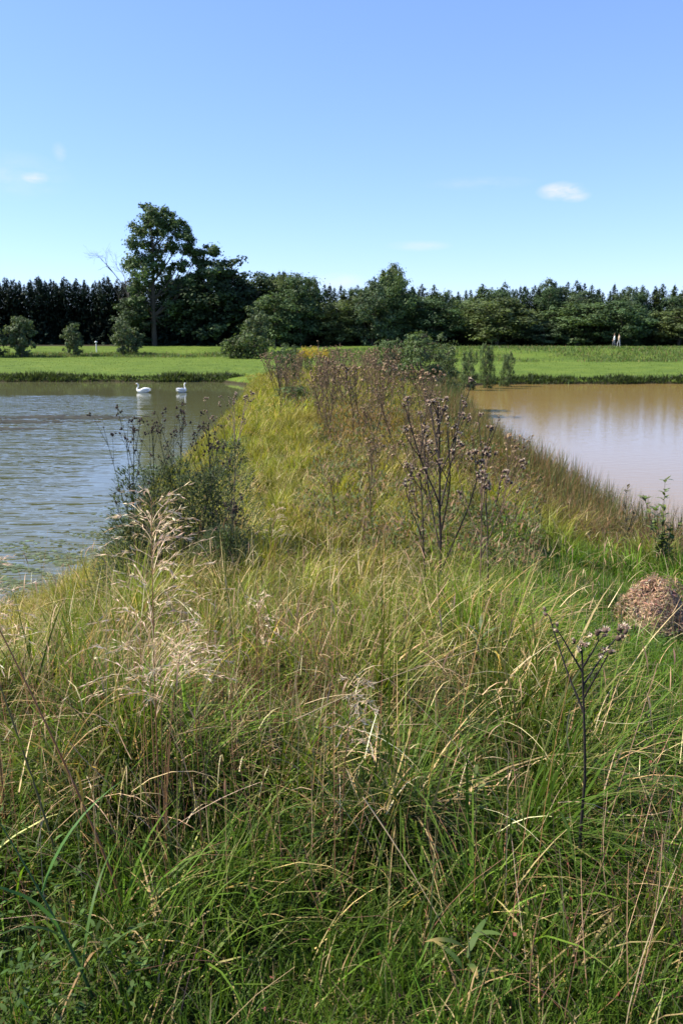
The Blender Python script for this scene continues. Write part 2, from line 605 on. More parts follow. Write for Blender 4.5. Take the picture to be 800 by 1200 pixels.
def broadleaf_meshes(seed, h, rx, base, nclump, per, size, col, lobes=None, bark=(.10, .085, .065), trunk_r=.16, lsd=.55, ry=None):
    """trunk with limbs reaching every lobe of the crown; leaves fill the lobes as clumps"""
    r = np.random.default_rng(seed)
    ry = ry or rx
    if lobes is None:
        lobes = []
        n = 16
        for k in range(n):
            u = (k + .5) / n
            z = base + (h - base) * (u ** .85)
            env = math.sin(math.pi * min(.97, .12 + .80 * u)) ** .6
            a = k * 2.4 + r.uniform(-.3, .3)
            rr = env * r.uniform(.35, .75)
            lobes.append((rx * rr * math.cos(a), ry * rr * math.sin(a), z, rx * r.uniform(.36, .58) * (.6 + .4 * env), (h - base) * .13 * r.uniform(.8, 1.3)))
    tr = Geo()
    top = h * .86
    t = np.linspace(0, 1, 7)
    tp = np.stack([np.sin(t * 4 + seed) * .018 * h * t, np.cos(t * 3 + seed) * .018 * h * t, -.3 + (top + .3) * t], -1)
    tr.tube(tp, trunk_r * (1 - .85 * t) + .015, 7, bark)
    P, N, C = [], [], []
    for (lx, ly, lz, lr, lh) in lobes:
        z0 = max(base * .7, lz - 1.0 * math.hypot(lx, ly) - .1 * h)
        z0 = min(z0, top * .92)
        s0 = np.array([np.interp(z0, tp[:, 2], tp[:, 0]), np.interp(z0, tp[:, 2], tp[:, 1]), z0])
        e = np.array([lx, ly, lz])
        mid = (s0 + e) / 2 + np.array([0, 0, -.06 * h]) + r.normal(0, .03 * h, 3)
        tt = np.linspace(0, 1, 5)[:, None]
        tr.tube((1 - tt) ** 2 * s0 + 2 * tt * (1 - tt) * mid + tt ** 2 * e, np.linspace(trunk_r * .38, .02, 5), 5, bark)
        for q in range(4):
            dv = norm(r.normal(size=3)) * np.array([lr, lr, lh]) * .85
            tr.tube([e - dv * .1, e + dv * .55 + r.normal(0, .08, 3), e + dv], [trunk_r * .12 + .01, .015, .006], 3, bark)
        nc = max(3, int(nclump * (lr / rx) ** 1.0))
        for q in range(nc):
            dv = norm(r.normal(size=3)) * r.uniform(.45, 1.08)
            c = e + dv * np.array([lr, lr, lh])
            cr = lr * lsd * r.uniform(.5, 1.0)
            n = int(per * r.uniform(.6, 1.3))
            o_ = r.normal(size=(n, 3)) * cr * np.array([.5, .5, .36])
            P.append(c + o_)
            N.append(norm(o_) + dv * .5 + r.normal(0, .5, (n, 3)) + np.array([0, 0, .35]))
            C.append(np.tile(np.array(col) * math.exp(r.normal(0, .20)), (n, 1)) * np.exp(r.normal(0, .16, (n, 1))))
    P = np.concatenate(P); N = np.concatenate(N); C = np.concatenate(C)
    V, Qc, Cc = cards(P, N, size * r.uniform(.7, 1.3, len(P)), C)
    return tr.build('tree_trunk', M_BARK), mesh('tree_crown', V, Qc, Cc, [M_LEAF], smooth=False)


def top_of(me):
    if 'top' not in me:
        a = np.empty(len(me.vertices) * 3, np.float32); me.vertices.foreach_get('co', a)
        me['top'] = float(np.percentile(a[2::3], 99.7))
    return me['top']


def plant_tree(name, meshes, loc, rz, sc, label, cat, group, tn='trunk', cn_='crown', tall=None):
    if tall is not None:
        sc = (sc[0], sc[1], tall / top_of(meshes[1]))
    o = empty(name, loc, rz, scale=sc if isinstance(sc, (int, float)) else 1)
    if not isinstance(sc, (int, float)): o.scale = sc
    link(tn, meshes[0], o); link(cn_, meshes[1], o)
    return tag(o, label, cat, group)


SPR = [conifer_meshes(10 + k, 12.5, 3.5 + .3 * k, (.022, .038, .022)) for k in range(4)]
PIN = [conifer_meshes(30 + k, 12.5, 3.6 + .5 * k, c_) for k, c_ in enumerate(((.055, .085, .033), (.042, .070, .034), (.075, .100, .034), (.050, .082, .042)))]
DEC = [broadleaf_meshes(50 + k, 9.5, 3.4, .8, 20, 70, .19, c_, lsd=.7) for k, c_ in enumerate(((.075, .115, .042), (.060, .10, .040), (.095, .125, .045), (.070, .105, .052)))]
DECP = [broadleaf_meshes(60 + k, 6.0, 2.4, .3, 9, 22, .24, (.085, .12, .055)) for k in range(2)]

# the close rank of spruces on the left
for row in range(4):
    for k, px in enumerate(np.arange(-62 + row * 4, 168, 11.0)):
        Yr = 136 + row * 2.6 + rng.uniform(-.8, .8)
        x, y, z = far_at(px + rng.uniform(-3, 3), Yr)
        htop = row_z(325 + rng.uniform(-5, 7), Yr) - z
        s = htop / 12.9
        plant_tree('spruce_tree', SPR[rng.integers(4)], (x, y, z), rng.uniform(0, 6.28), (s * 1.0, s * 1.0, s),
                   'dark green spruce in the close rank left of the tall tree', 'spruce tree', 'spruces in the left rank of the wood')
# mixed conifers behind, from the tall tree to the right edge
line = [(150, 335), (230, 320), (300, 325), (345, 314), (362, 328), (400, 336), (432, 330), (456, 312), (480, 332), (530, 342), (580, 334), (625, 333),
        (665, 330), (700, 338), (745, 335), (800, 332), (880, 330)]
lx_, lr_ = zip(*line)
for row in range(3):
    for px in np.arange(168 + row * 4, 866, 12.5):
        pxx = px + rng.uniform(-4, 4)
        Yr = 129 + row * 3.2 + rng.uniform(-1, 1)
        x, y, z = far_at(pxx, Yr)
        rowtop = np.interp(pxx, lx_, lr_) - 3 + rng.uniform(-4, 8) + (4 if row == 0 else 0)
        s = (row_z(rowtop, Yr) - z) / 12.9
        left = pxx < 300
        if not left and rng.random() < (.45, .25, .08)[row]:
            hh = row_z(rowtop + rng.uniform(2, 12), Yr) - z
            wq = rng.uniform(.7, 1.15)
            plant_tree('leafy_tree', DEC[rng.integers(4)], (x, y, z), rng.uniform(0, 6.28), (wq, wq, 1), 'leafy tree among the conifers of the mixed wood', 'tree', 'leafy trees among the conifers', tall=hh)
            continue
        plant_tree('conifer_tree', (SPR if left or rng.random() < .15 else PIN)[rng.integers(4)], (x, y, z), rng.uniform(0, 6.28), (s * 1.05, s * 1.05, s),
                   'dark conifer close behind the tall leafy tree' if left else 'green conifer in the mixed wood behind the meadow', 'conifer tree',
                   'conifers behind the tall tree' if left else 'conifers of the mixed wood')

# round-headed trees along the wood's edge
edge = [(322, 345, 5, 'round dark tree at the edge of the wood right of the dark thicket'),
        (352, 325, 4, 'tall rounded tree rising over the thistle bed in the wood edge'),
        (398, 352, 4.5, 'middling leafy tree in the wood edge above the thistle bed'),
        (436, 330, 4, 'upright leafy tree left of the tallest conifer top'),
        (462, 322, 3.6, 'slim leafy tree reaching highest in the middle of the wood'),
        (508, 352, 5, 'broad leafy tree behind the willow bushes on the dam'),
        (582, 350, 6.6, 'broad rounded tree with pale left side, largest over the muddy pond'),
        (636, 376, 4, 'low yellowish green tree between two larger round trees'),
        (676, 354, 6.4, 'rounded tree with dense pale green head left of the two walkers'),
        (728, 352, 5, 'dark round tree directly behind the two walkers'),
        (796, 362, 5.4, 'round tree at the right end of the wood edge')]
for k, (px, top, wd, lab) in enumerate(edge):
    Yr = 124 + (k % 3)
    x, y, z = far_at(px, Yr)
    hh = row_z(top, Yr) - z
    plant_tree('leafy_tree', DEC[k % 4], (x, y, z), k * 1.3, (wd / 3.6 * .95, wd / 3.6 * .95, hh / 9.7), lab, 'tree', 'leafy trees along the wood edge', tall=hh)

# the tall tree: lobes laid out after the photo (metres from its base)
YT = 126
x0, y0, z0 = far_at(181, YT)
sc_ = YT / 973.0 / FARS


def L(px, py, rpx, dy=0, flat=.8):
    zc = row_z(py, YT) - z0
    return ((px - 181) * sc_, dy, zc, rpx * sc_, rpx * sc_ * flat)


big = [L(182, 246, 9), L(200, 248, 8, 1), L(192, 258, 13, -1), L(212, 258, 9, .5), L(170, 268, 12, .8), L(190, 272, 13, 1.2), L(208, 274, 12, -1),
       L(222, 268, 9, 1), L(165, 285, 13, -1), L(181, 292, 12, 1.5), L(205, 288, 10, .2), L(226, 284, 10, -.6), L(238, 292, 9, .6), L(254, 293, 9, 0, .6),
       L(232, 302, 11, 1), L(163, 305, 14, .5), L(172, 320, 15, -1), L(193, 318, 13, 1.5), L(214, 312, 10, 1), L(160, 335, 12, .5), L(180, 340, 12, 2), L(154, 312, 7, 0),
       L(166, 352, 9, -1.2), L(200, 338, 14, 1.5), L(165, 370, 9, -.5), L(205, 358, 12, .5), L(225, 328, 13, .5), L(240, 312, 11, 0), L(187, 306, 12, -1), L(218, 292, 9, 1),
       L(158, 385, 10, 1.5), L(201, 376, 11, 2), L(176, 366, 8, 2), L(178, 258, 11, .5), L(200, 262, 11, 1)]
BT = broadleaf_meshes(5, 22, 7.3, 6, 66, 70, .22, (.070, .11, .038), lobes=big, trunk_r=.42, lsd=.62, bark=(.07, .06, .045))
plant_tree('tall_tree', BT, (x0, y0, z0), 0, 1, 'tall lopsided leafy tree standing above the wood on a bare trunk', 'tree', None)

# broad dark trees beside it
for (px, top, wd, lab, dy, mesh_i) in ((226, 322, 5.6, 'dark broad tree directly right of the tall trunk', 3, 0), (258, 303, 6.4, 'largest dark round tree right of the tall tree', 2, 1),
                               (287, 318, 5.4, 'dark round tree sloping down right of the large dark one', 3.5, 2), (158, 352, 4.4, 'leafy tree hugging the tall trunk on its left', 1.5, 3)):
    Yr = YT + dy
    x, y, z = far_at(px, Yr)
    hh = row_z(top, Yr) - z
    if mesh_i == 0: DK = [broadleaf_meshes(80 + k, 11, 4.2, .8, 20, 60, .25, (.042, .068, .028)) for k in range(2)]
    plant_tree('broad_tree', DK[mesh_i % 2], (x, y, z), mesh_i * 2.1, (wd / 4.2, wd / 4.2, hh / 11.1), lab, 'tree', None, tall=hh)


# bare tree left of the tall one
def bare_tree(seed, h):
    r = np.random.default_rng(seed)
    g = Geo()

    def grow(p, d, l_, rad, lev):
        n = 4
        pts = [p]
        for _ in range(n):
            d = norm(d + r.normal(0, .13, 3) + np.array([0, 0, .04]))
            pts.append(pts[-1] + d * l_ / n)
        g.tube(pts, np.linspace(rad, rad * .55, n + 1), 5, (.11, .10, .085))
        if lev == 0: return
        for _ in range(3 if lev > 1 else 4):
            k = r.integers(2, n + 1)
            grow(pts[k], norm(d + r.normal(0, .55, 3)), l_ * r.uniform(.45, .7), rad * .5, lev - 1)
    grow(np.array([0, 0, -.2]), np.array([-.1, 0, 1.]), h * .55, .16, 4)
    return g.build('bare_branches', M_BARK)


x, y, z = far_at(152, 131)
o = link('bare_tree', bare_tree(3, 12.5), None, (x, y, z))
tag(o, 'leafless grey tree with thin twigs above the spruces, left of the tall tree', 'dead tree')
x, y, z = far_at(163, 129)
o = link('bare_tree', bare_tree(11, 17.5), None, (x, y, z), (0, R(-6), 0), (1, 1, 1))
tag(o, 'leafless tree with twigs poking out left of the tall tree crown', 'dead tree')

# bushes on the meadow
SHR = [broadleaf_meshes(90 + k, 4.2, 1.9, .35, 14, 34, .19, (.085, .115, .052), trunk_r=.06) for k in range(3)]
BSH = [broadleaf_meshes(95 + k, 1.8, 1.9, .0, 10, 30, .14, (.07, .10, .032), trunk_r=.04) for k in range(2)]
for k, (px, base, top, wd, Yr, lab) in enumerate([
        (24, 411, 371, 2.0, 104, 'round grey green small tree at the left edge of the meadow'),
        (85, 409, 379, 1.4, 106, 'narrow small tree second from the left on the meadow'),
        (143, 408, 376, 1.6, 107, 'ragged small tree below the left side of the tall tree'),
        (155, 406, 384, 1.8, 110, 'bushy sapling just left of the tall trunk'),
        (300, 405, 360, 2.0, 112, 'pale grey green willow right of the dark thicket'),
        (292, 409, 389, 2.9, 100, 'low round green bush behind the left meadow'),
        (273, 409, 396, 2.0, 100, 'small flat bush left of the low round bush'),
        (-12, 408, 372, 2.4, 104, 'small tree just beyond the left border of the meadow')]):
    x, y, z = far_at(px, Yr)
    hh = row_z(top, Yr) - z
    if k in (5, 6): ms, hm, wm = BSH[k % 2], 2.0, 2.0
    else: ms, hm, wm = SHR[k % 3], 4.3, 2.0
    plant_tree('meadow_bush' if k in (5, 6) else 'small_tree', ms, (x, y, z), k, (wd / wm, wd / wm, hh / hm), lab, 'bush' if k in (5, 6) else 'small tree', None, 'stem' if k in (5, 6) else 'trunk', tall=hh)

# shrubs at the dam's far end and right bank
WIL = [broadleaf_meshes(120 + k, 2.3, 1.25, .0, 12, 60, .07, (.085, .125, .045), trunk_r=.03) for k in range(2)]
for k, (px, Yr, top, wd, lab) in enumerate([
        (490, 40, 389, 1.45, 'largest grey green willow bush on the right side of the dam'),
        (460, 43, 397, 1.1, 'willow bush left of the largest one on the dam'),
        (518, 43, 404, .95, 'willow bush overhanging the muddy pond at the dam end'),
        (566, 60, 403, .62, 'slim dark bush standing at the pond corner'),
        (545, 58, 411, .7, 'bush between the willows and the slim dark bush'),
        (590, 62, 413, .6, 'small dark bush, last one right along the far bank'),
        (338, 44, 403, .9, 'green weedy bush at the left far end of the dam'),
        (345, 30, 455, .75, 'low dark green bush on the yellow grass of the dam')]):
    X_ = (px - 400) / 973.0 * Yr / .99
    z = float(H(np.array(X_), np.array(float(Yr))))
    hh = row_z(top, Yr) - z
    plant_tree('willow_bush' if k < 3 else 'dam_bush', WIL[k % 2], (X_, Yr, z), k * 1.7, (wd / 1.25, wd / 1.25, max(hh, .5) / 2.35), lab, 'bush', None, 'stem', tall=max(hh, .5))

# goldenrod patch plants
def goldenrod(seed):
    r = np.random.default_rng(seed)
    g = Geo()
    for _ in range(9):
        a, ln = r.uniform(0, 6.28), r.uniform(.9, 1.3)
        b = np.array([r.normal(0, .15), r.normal(0, .15), 0]); t_ = b + np.array([math.cos(a) * .15, math.sin(a) * .15, ln])
        g.tube([b, (b + t_) / 2 + r.normal(0, .02, 3), t_], [.006, .005, .003], 3, (.10, .12, .04))
        V, Q_, C_ = cards(b + (t_ - b) * r.uniform(.1, .8, (26, 1)) + r.normal(0, .05, (26, 3)), r.normal(size=(26, 3)), .05, vary((.08, .11, .035), 26))
        g.add(V, Q_, c=C_)
        V, Q_, C_ = cards(t_ + r.normal(0, .07, (60, 3)) - np.array([0, 0, .1]), r.normal(size=(60, 3)), .035, vary((.45, .33, .04), 60, .2))
        g.add(V, Q_, c=C_)
    return g.build('goldenrod', M_LEAF)


GR = [goldenrod(k) for k in range(2)]
for px in (354, 363, 371, 380):
    Yr = 47 + rng.uniform(-3, 3)
    x, y = (px - 400) / 973 * Yr, Yr
    o = link('goldenrod', GR[px % 2], None, (x, y, float(H(np.array(x), np.array(y)))), (0, 0, px), 1.25)
    tag(o, 'yellow flowering goldenrod behind the thistle bed', 'goldenrod', 'goldenrods behind the thistles')

# ------------------------------------------------------------------ grass
GMUL = .92


def zone(x, y):
    """green albedo of the grass by where it stands"""
    n = len(x)
    j_ = wob(x, y, .9, 7); j2 = wob(x, y, 2.6, 4)
    c = np.tile([.110, .150, .014], (n, 1))
    def blend(c, m, col): return c * (1 - m[:, None]) + np.array(col) * m[:, None]
    c = blend(c, sst(4.0, 8.5, y) * .8, (.20, .195, .020))                       # olive along the dam
    yb = np.exp(-((x + 1.9 + .4 * j_) / 1.6) ** 2) * sst(6, 11, y) * (1 - sst(30, 42, y))
    c = blend(c, np.clip(yb, 0, 1), (.205, .225, .026))                          # yellow band on the crest
    yb2 = np.exp(-((x + 3.9) / 1.2) ** 2) * sst(4, 7, y) * (1 - sst(13, 17, y))
    c = blend(c, np.clip(yb2, 0, 1) * .8, (.22, .22, .035))
    lawn = sst(.5, 1.7, x + .2 * j_) * (1 - sst(8.8, 10.5, y))
    c = blend(c, lawn, (.090, .175, .014))
    red = np.exp(-((x - .6) / 1.5) ** 2 - ((y - 21) / 5) ** 2)
    c = blend(c, np.clip(red * 1.1 * (.6 + .4 * j2), 0, 1), (.26, .12, .045))
    c = blend(c, (1 - sst(2.4, 3.8, y)) * .8, (.062, .122, .014))             # lush green nearest the camera
    rs = sst(2.2, 4.0, x) * sst(9, 11, y)
    c = blend(c, rs * .75, (.13, .12, .045))
    return c * (1 + .22 * j2[:, None]) * GMUL


def scatter(n, y0, y1, power=1.0, margin=1.35, xr=None):
    """points on land seen from the dam, denser close by"""
    out = []
    tot = 0
    while tot < n:
        u = rng.random(n * 2)
        y = y0 * (y1 / y0) ** u if power == 0 else (y0 ** power + u * (y1 ** power - y0 ** power)) ** (1 / power)
        hw = .41 * y * margin + .7
        x = rng.uniform(-1, 1, len(y)) * hw
        if xr: 
            k = (x > xr[0]) & (x < xr[1]); x, y = x[k], y[k]
        d = shore(x, y)
        k = d > .02
        x, y = x[k], y[k]
        out.append(np.stack([x, y], -1)); tot += len(x)
    p = np.concatenate(out)[:n]
    return p[:, 0], p[:, 1]


def grass_obj(name, V, Q, C, mat, label, cat='grass'):
    o = link(name, mesh(name, V, Q, C, [mat]))
    return tag(o, label, cat, kind='stuff')


def tussocks(name, ncl, y0, y1, per, Lr, wr, label, spread=.12, straw=.25, power=1.0, filt=None, segs=5, leanmax=1.0, straw_c=(.46, .34, .15)):
    cx, cy = scatter(ncl, y0, y1, power)
    if filt is not None:
        k = filt(cx, cy); cx, cy = cx[k], cy[k]
    n = len(cx)
    cnt = rng.integers(int(per * .6), int(per * 1.4), n)
    idx = np.repeat(np.arange(n), cnt)
    N = len(idx)
    az = rng.uniform(0, 2 * math.pi, N)
    rad = np.abs(rng.normal(0, spread, N)) * rng.uniform(.7, 1.5, n)[idx]
    x = cx[idx] + np.cos(az) * rad; y = cy[idx] + np.sin(az) * rad
    # blades of one tussock mostly fall the same way
    fall = (rng.normal(-.3, 1.3, n))[idx]
    az = np.where(rng.random(N) < .5, az, fall + rng.normal(0, .5, N))
    hs_ = rng.uniform(.45, 1.3, n)[idx]
    Lb = rng.uniform(*Lr, N) * hs_ * (.6 + .4 * sst(.2, 2.0, shore(x, y)))
    z = H(x, y) - .02
    base = zone(x, y)
    tint = np.exp(rng.normal(0, .3, n))[idx, None] * np.exp(rng.normal(0, .05, (n, 3)))[idx]
    c = base * tint * np.exp(rng.normal(0, .18, (N, 1)))
    sfrac = np.clip(straw * np.exp(rng.normal(0, .6, n)), 0, .9)[idx]
    st = rng.random(N) < sfrac * (1 - .7 * sst(.6, 1.8, x)) * (.35 + .65 * sst(2.2, 4, y))
    c[st] = vary(straw_c, st.sum(), .28, .07)
    lean = np.abs(rng.normal(.22, .25, N)); curl = np.abs(rng.normal(1.5, .7, N)) * leanmax
    lean[st] += .25
    V, Q_, C_ = strips(np.stack([x, y, z], -1), az, lean, curl, Lb, rng.uniform(*wr, N) * np.exp(rng.normal(0, .3, N)), np.clip(c, .01, .8), segs,
                       tipcol=(rng.random(N) * .7 * (rng.random(N) < .35), (.40, .30, .14)))
    return grass_obj(name, V, Q_, C_, M_GRASS, label)


tussocks('tussock_grass', 520, 2.3, 10, 230, (.32, .62), (.0045, .010), 'thick rounded tussocks of arching green grass with dark gaps between them',
         power=1.3, spread=.085, straw=.20, leanmax=1.25, segs=6, filt=lambda x, y: ~((x > 1.0 + .3 * wob(x, y, 2, 1)) & (y > 2.5) & (y < 9.5) & (rng.random(len(x)) < .93)))
tussocks('long_grass', 700, 1.8, 9, 50, (.20, .42), (.0045, .009), 'long arching green and straw grass on the near end of the dam',
         power=1.1, straw=.32, filt=lambda x, y: ~((x > 1.3 + .25 * wob(x, y, 2, 1)) & (y > 3.0) & (y < 9.5) & (rng.random(len(x)) < .96)))
tussocks('dam_grass', 1300, 8.5, 24, 85, (.28, .55), (.008, .015), 'yellow green tussocky grass along the top of the dam', power=1.4, segs=4, straw=.14)
tussocks('far_dam_grass', 3000, 23, 66, 22, (.30, .62), (.012, .026), 'grass thinning to weeds at the far end of the dam', power=1.4, spread=.2, segs=3, filt=lambda x, y: np.abs(x) < 9.5)
# short dense sward
def sward(name, n, y0, y1, Lr, wr, label, power=1, mask=None, straw=.08, segs=3, margin=1.35):
    x, y = scatter(n, y0, y1, power, margin)
    if mask is not None:
        k = mask(x, y); x, y = x[k], y[k]
    N = len(x)
    c = zone(x, y) * np.exp(rng.normal(0, .25, (N, 1))) * np.exp(rng.normal(0, .06, (N, 3)))
    st = rng.random(N) < straw
    c[st] = vary((.36, .27, .14), st.sum(), .3)
    V, Q_, C_ = strips(np.stack([x, y, H(x, y) - .01], -1), rng.uniform(0, 6.28, N), np.abs(rng.normal(.2, .25, N)), rng.normal(.8, .6, N),
                       rng.uniform(*Lr, N) * (1 + .35 * wob(x, y, 2.2, 9)), rng.uniform(*wr, N), np.clip(c, .01, .8), segs)
    return grass_obj(name, V, Q_, C_, M_GRASS, label)


sward('short_grass', 160000, 1.0, 9, (.07, .19), (.0035, .0065), 'short dense green grass in front of the camera and on the right', power=1.0)
sward('mown_grass', 50000, 3, 11, (.06, .15), (.004, .008), 'bright green short lawn around the heap of dry cuttings', power=1.5, mask=lambda x, y: (x > .9), straw=.02)
sward('bank_grass', 45000, 9, 60, (.12, .35), (.008, .02), 'low grass filling in between the tussocks', power=1.2, margin=1.1, mask=lambda x, y: np.abs(x) < 9)

# dry thin stalks standing among the grass
x, y = scatter(3000, 2.0, 16, 1.0)
kk = (rng.random(len(x)) < .25 + .75 * np.exp(-((x + .3) / 1.1) ** 2 - ((y - 3.6) / 1.6) ** 2)) & ~((x > 1.6) & (y > 3.2) & (rng.random(len(x)) < .85))
x, y = x[kk], y[kk]; N = len(x)
V, Q_, C_ = strips(np.stack([x, y, H(x, y)], -1), rng.uniform(0, 6.28, N), np.abs(rng.normal(.12, .25, N)), rng.normal(.15, .35, N),
                   rng.uniform(.35, .85, N), rng.uniform(.002, .0035, N), np.where(rng.random((N, 1)) < .55, vary((.26, .14, .06), N), vary((.45, .34, .18), N)), 4, 'stem')
grass_obj('dry_stalks', V, Q_, C_, M_DRY, 'thin reddish brown dead stalks standing up through the grass', 'dry stalks')

# flowering grass stems with narrow seed heads
x, y = scatter(1500, 2.0, 14, 1.2); N = len(x)
az_ = rng.uniform(0, 6.28, N); th = np.abs(rng.normal(.12, .16, N)); Ls = rng.uniform(.35, .72, N)
P0 = np.stack([x, y, H(x, y)], -1)
D = np.stack([np.sin(th) * np.cos(az_), np.sin(th) * np.sin(az_), np.cos(th)], -1)
cs = vary((.36, .26, .12), N, .3)
V, Q_, C_ = strips(P0, az_, th, 0, Ls, .0022, cs, 3, 'stem')
V2, Q2, C2 = strips(P0 + D * (Ls * .97)[:, None], az_, th, rng.uniform(.3, 1.3, N), rng.uniform(.05, .11, N), rng.uniform(.003, .0065, N), vary((.32, .21, .12), N, .25), 4, 'leaf')
grass_obj('seeding_grass', np.concatenate([V, V2]), np.concatenate([Q_, Q2 + len(V)]), np.concatenate([C_, C2]), M_DRY, 'thin grass stems topped with narrow brown seed heads')

# brown thatch of dead stems in the middle
n_ = 1700
x = np.concatenate([rng.normal(-.35, .4, n_), rng.normal(-1.15, .35, n_ // 3), rng.normal(1.1, .35, n_ // 4)]); y = np.concatenate([rng.normal(3.5, .65, n_), rng.normal(2.9, .4, n_ // 3), rng.normal(2.0, .25, n_ // 4)])
N = len(x)
V, Q_, C_ = strips(np.stack([x, y, H(x, y)], -1), rng.uniform(0, 6.28, N), np.abs(rng.normal(.1, .35, N)), rng.normal(.3, .6, N),
                   rng.uniform(.2, .55, N), rng.uniform(.0018, .0036, N), np.where(rng.random((N, 1)) < .65, vary((.27, .14, .075), N, .25), vary((.46, .32, .19), N, .25)), 4, 'stem')
grass_obj('brown_thatch', V, Q_, C_, M_DRY, 'reddish brown patch of dead stems in the middle of the near grass', 'dead stems')

# bent straw lying over the sward
x, y = scatter(8500, 2.3, 15, 1.5)
kk = ~((x > 1.0) & (rng.random(len(x)) < .75))
x, y = x[kk], y[kk]; N = len(x)
V, Q_, C_ = strips(np.stack([x, y, H(x, y) + rng.uniform(.10, .38, N)], -1), rng.normal(.2, 1.5, N), rng.normal(1.0, .35, N), rng.normal(1.1, .9, N),
                   rng.uniform(.10, .34, N), rng.uniform(.002, .0055, N), vary((.56, .42, .22), N, .3, .08), 5)
grass_obj('bent_straw', V, Q_, C_, M_DRY, 'pale bent straw lying across the green grass', 'straw')

# small herb leaves low in the sward
x, y = scatter(42000, 1.2, 9, .9)
kk = wob(x, y, 2.1, 12) > .12
x, y = x[kk], y[kk]; N = len(x)
V, Q_, C_ = strips(np.stack([x, y, H(x, y) + rng.uniform(.02, .2, N)], -1), rng.uniform(0, 6.28, N), rng.uniform(.6, 1.6, N), rng.uniform(0, 1, N), rng.uniform(.014, .032, N), rng.uniform(.006, .013, N), vary((.06, .105, .022), N, .25), 3, 'leaf')
grass_obj('ground_herbs', V, Q_, C_, M_LEAF, 'small leafy herbs growing low between the grass blades', 'herbs')

# dock seeds, red specks
x, y = scatter(260, 1.2, 3.6, .9, xr=(-.2, 2.2))
N = len(x)
V, Q_, C_ = cards(np.stack([x, y, H(x, y) + rng.uniform(.08, .3, N)], -1), rng.normal(0, 1, (N, 3)), rng.uniform(.006, .012, N), vary((.16, .045, .03), N, .25), 1.2)
grass_obj('red_leaflets', V, Q_, C_, M_LEAF, 'tiny dark red withered leaflets scattered in the near grass', 'leaflets')

# rushes on the right bank
def rushes(name, n, mask, y0, y1, Lr, wr, cols, label, lean=.12, curl=.3, power=1.1):
    x, y = scatter(n, y0, y1, power, 1.5)
    k = mask(x, y); x, y = x[k], y[k]; N = len(x)
    c = vary(cols[0], N, .25)
    for fr, cc in cols[1:]:
        s_ = rng.random(N) < fr; c[s_] = vary(cc, s_.sum(), .25)
    V, Q_, C_ = strips(np.stack([x, y, H(x, y) - .02], -1), rng.uniform(0, 6.28, N), np.abs(rng.normal(lean, .1, N)), rng.normal(curl, .35, N),
                       rng.uniform(*Lr, N), rng.uniform(*wr, N), c, 4)
    return grass_obj(name, V, Q_, C_, M_GRASS, label, 'rushes')


rushes('rushes', 52000, lambda x, y: (x > 1.5 + .06 * (y - 10)) & (shore(x, y) < 2.3 + .8 * wob(x, y, 1.3, 3)) & (wob(x, y, 2.3, 6) > -.45), 9.5, 34, (.45, .95), (.007, .014),
       [(.075, .085, .032), (.35, (.20, .115, .06)), (.15, (.12, .13, .04))], 'green and rusty brown rushes along the bank of the muddy pond')
rushes('dead_sedge', 60000, lambda x, y: (x > 1.7 + .4 * wob(x, y, 1.5, 2)) & (shore(x, y) < 3.9) & (shore(x, y) > .3) & (wob(x, y, 1.6, 15) > -.3), 8.8, 24, (.35, .8), (.006, .015),
       [(.13, .072, .036), (.2, (.28, .18, .10)), (.3, (.08, .085, .03))], 'withered brown sedge leaning on the slope above the muddy pond', .5, 1.1)
rushes('far_rushes', 16000, lambda x, y: (x > 2) & (shore(x, y) < 2.2), 33, 64, (.4, 1.1), (.015, .035),
       [(.07, .095, .035), (.25, (.16, .11, .06))], 'rushes at the far right side of the dam', .12, .3)
rushes('shore_reeds', 9000, lambda x, y: (x < -3) & (shore(x, y) < 1.3), 9.5, 62, (.3, .65), (.006, .012),
       [(.16, .19, .04), (.3, (.27, .23, .06))], 'yellow green grass leaning out over the left water', .25, .6)

# far bank fringe
N = 60000
x = rng.uniform(-62, 62, N)
yy = np.where(x < 0, 67.0, 64.8) + rng.uniform(-.6, 2.2, N)
d = shore(x, yy); k = (d > -.12) & (d < 1.0 + .5 * wob(x, yy, .4, 4)); x, yy = x[k], yy[k]; N = len(x)
V, Q_, C_ = strips(np.stack([x, yy, H(x, yy) - .03], -1), rng.uniform(0, 6.28, N), np.abs(rng.normal(.3, .3, N)), rng.normal(.8, .5, N),
                   rng.uniform(.2, .5, N) * (1 + .5 * wob(x, yy, .5, 3)), rng.uniform(.04, .09, N), vary((.040, .058, .020), N, .35), 3)
grass_obj('bank_fringe', V, Q_, C_, M_GRASS, 'dark tall grass fringe along the far bank of both ponds')
# meadow texture
N = 60000
x = rng.uniform(-66, 66, N); yy = rng.uniform(66, 122, N) ** 1.0
k = shore(x, yy) > .8; x, yy = x[k], yy[k]; N = len(x)
cm = np.where((wob(x, yy, .35, 2) + rng.normal(0, .3, N) > .2)[:, None], vary((.065, .110, .020), N, .3), vary((.105, .150, .022), N, .2))
V, Q_, C_ = strips(np.stack([x, yy, H(x, yy) - .02], -1), rng.uniform(0, 6.28, N), np.abs(rng.normal(.5, .3, N)), rng.normal(.5, .4, N), rng.uniform(.05, .14, N), rng.uniform(.025, .06, N), cm, 2)
grass_obj('meadow_grass', V, Q_, C_, M_GRASS, 'bright green meadow grass beyond the ponds')
N = 75000
x = rng.uniform(-68, 68, N); yy = np.where(x < -8, rng.normal(107, 1.8, N), rng.uniform(94, 112, N))
sel = (wob(x, yy, .22, 8) + rng.normal(0, .35, N) > -.15); x, yy = x[sel], yy[sel]; N = len(x)
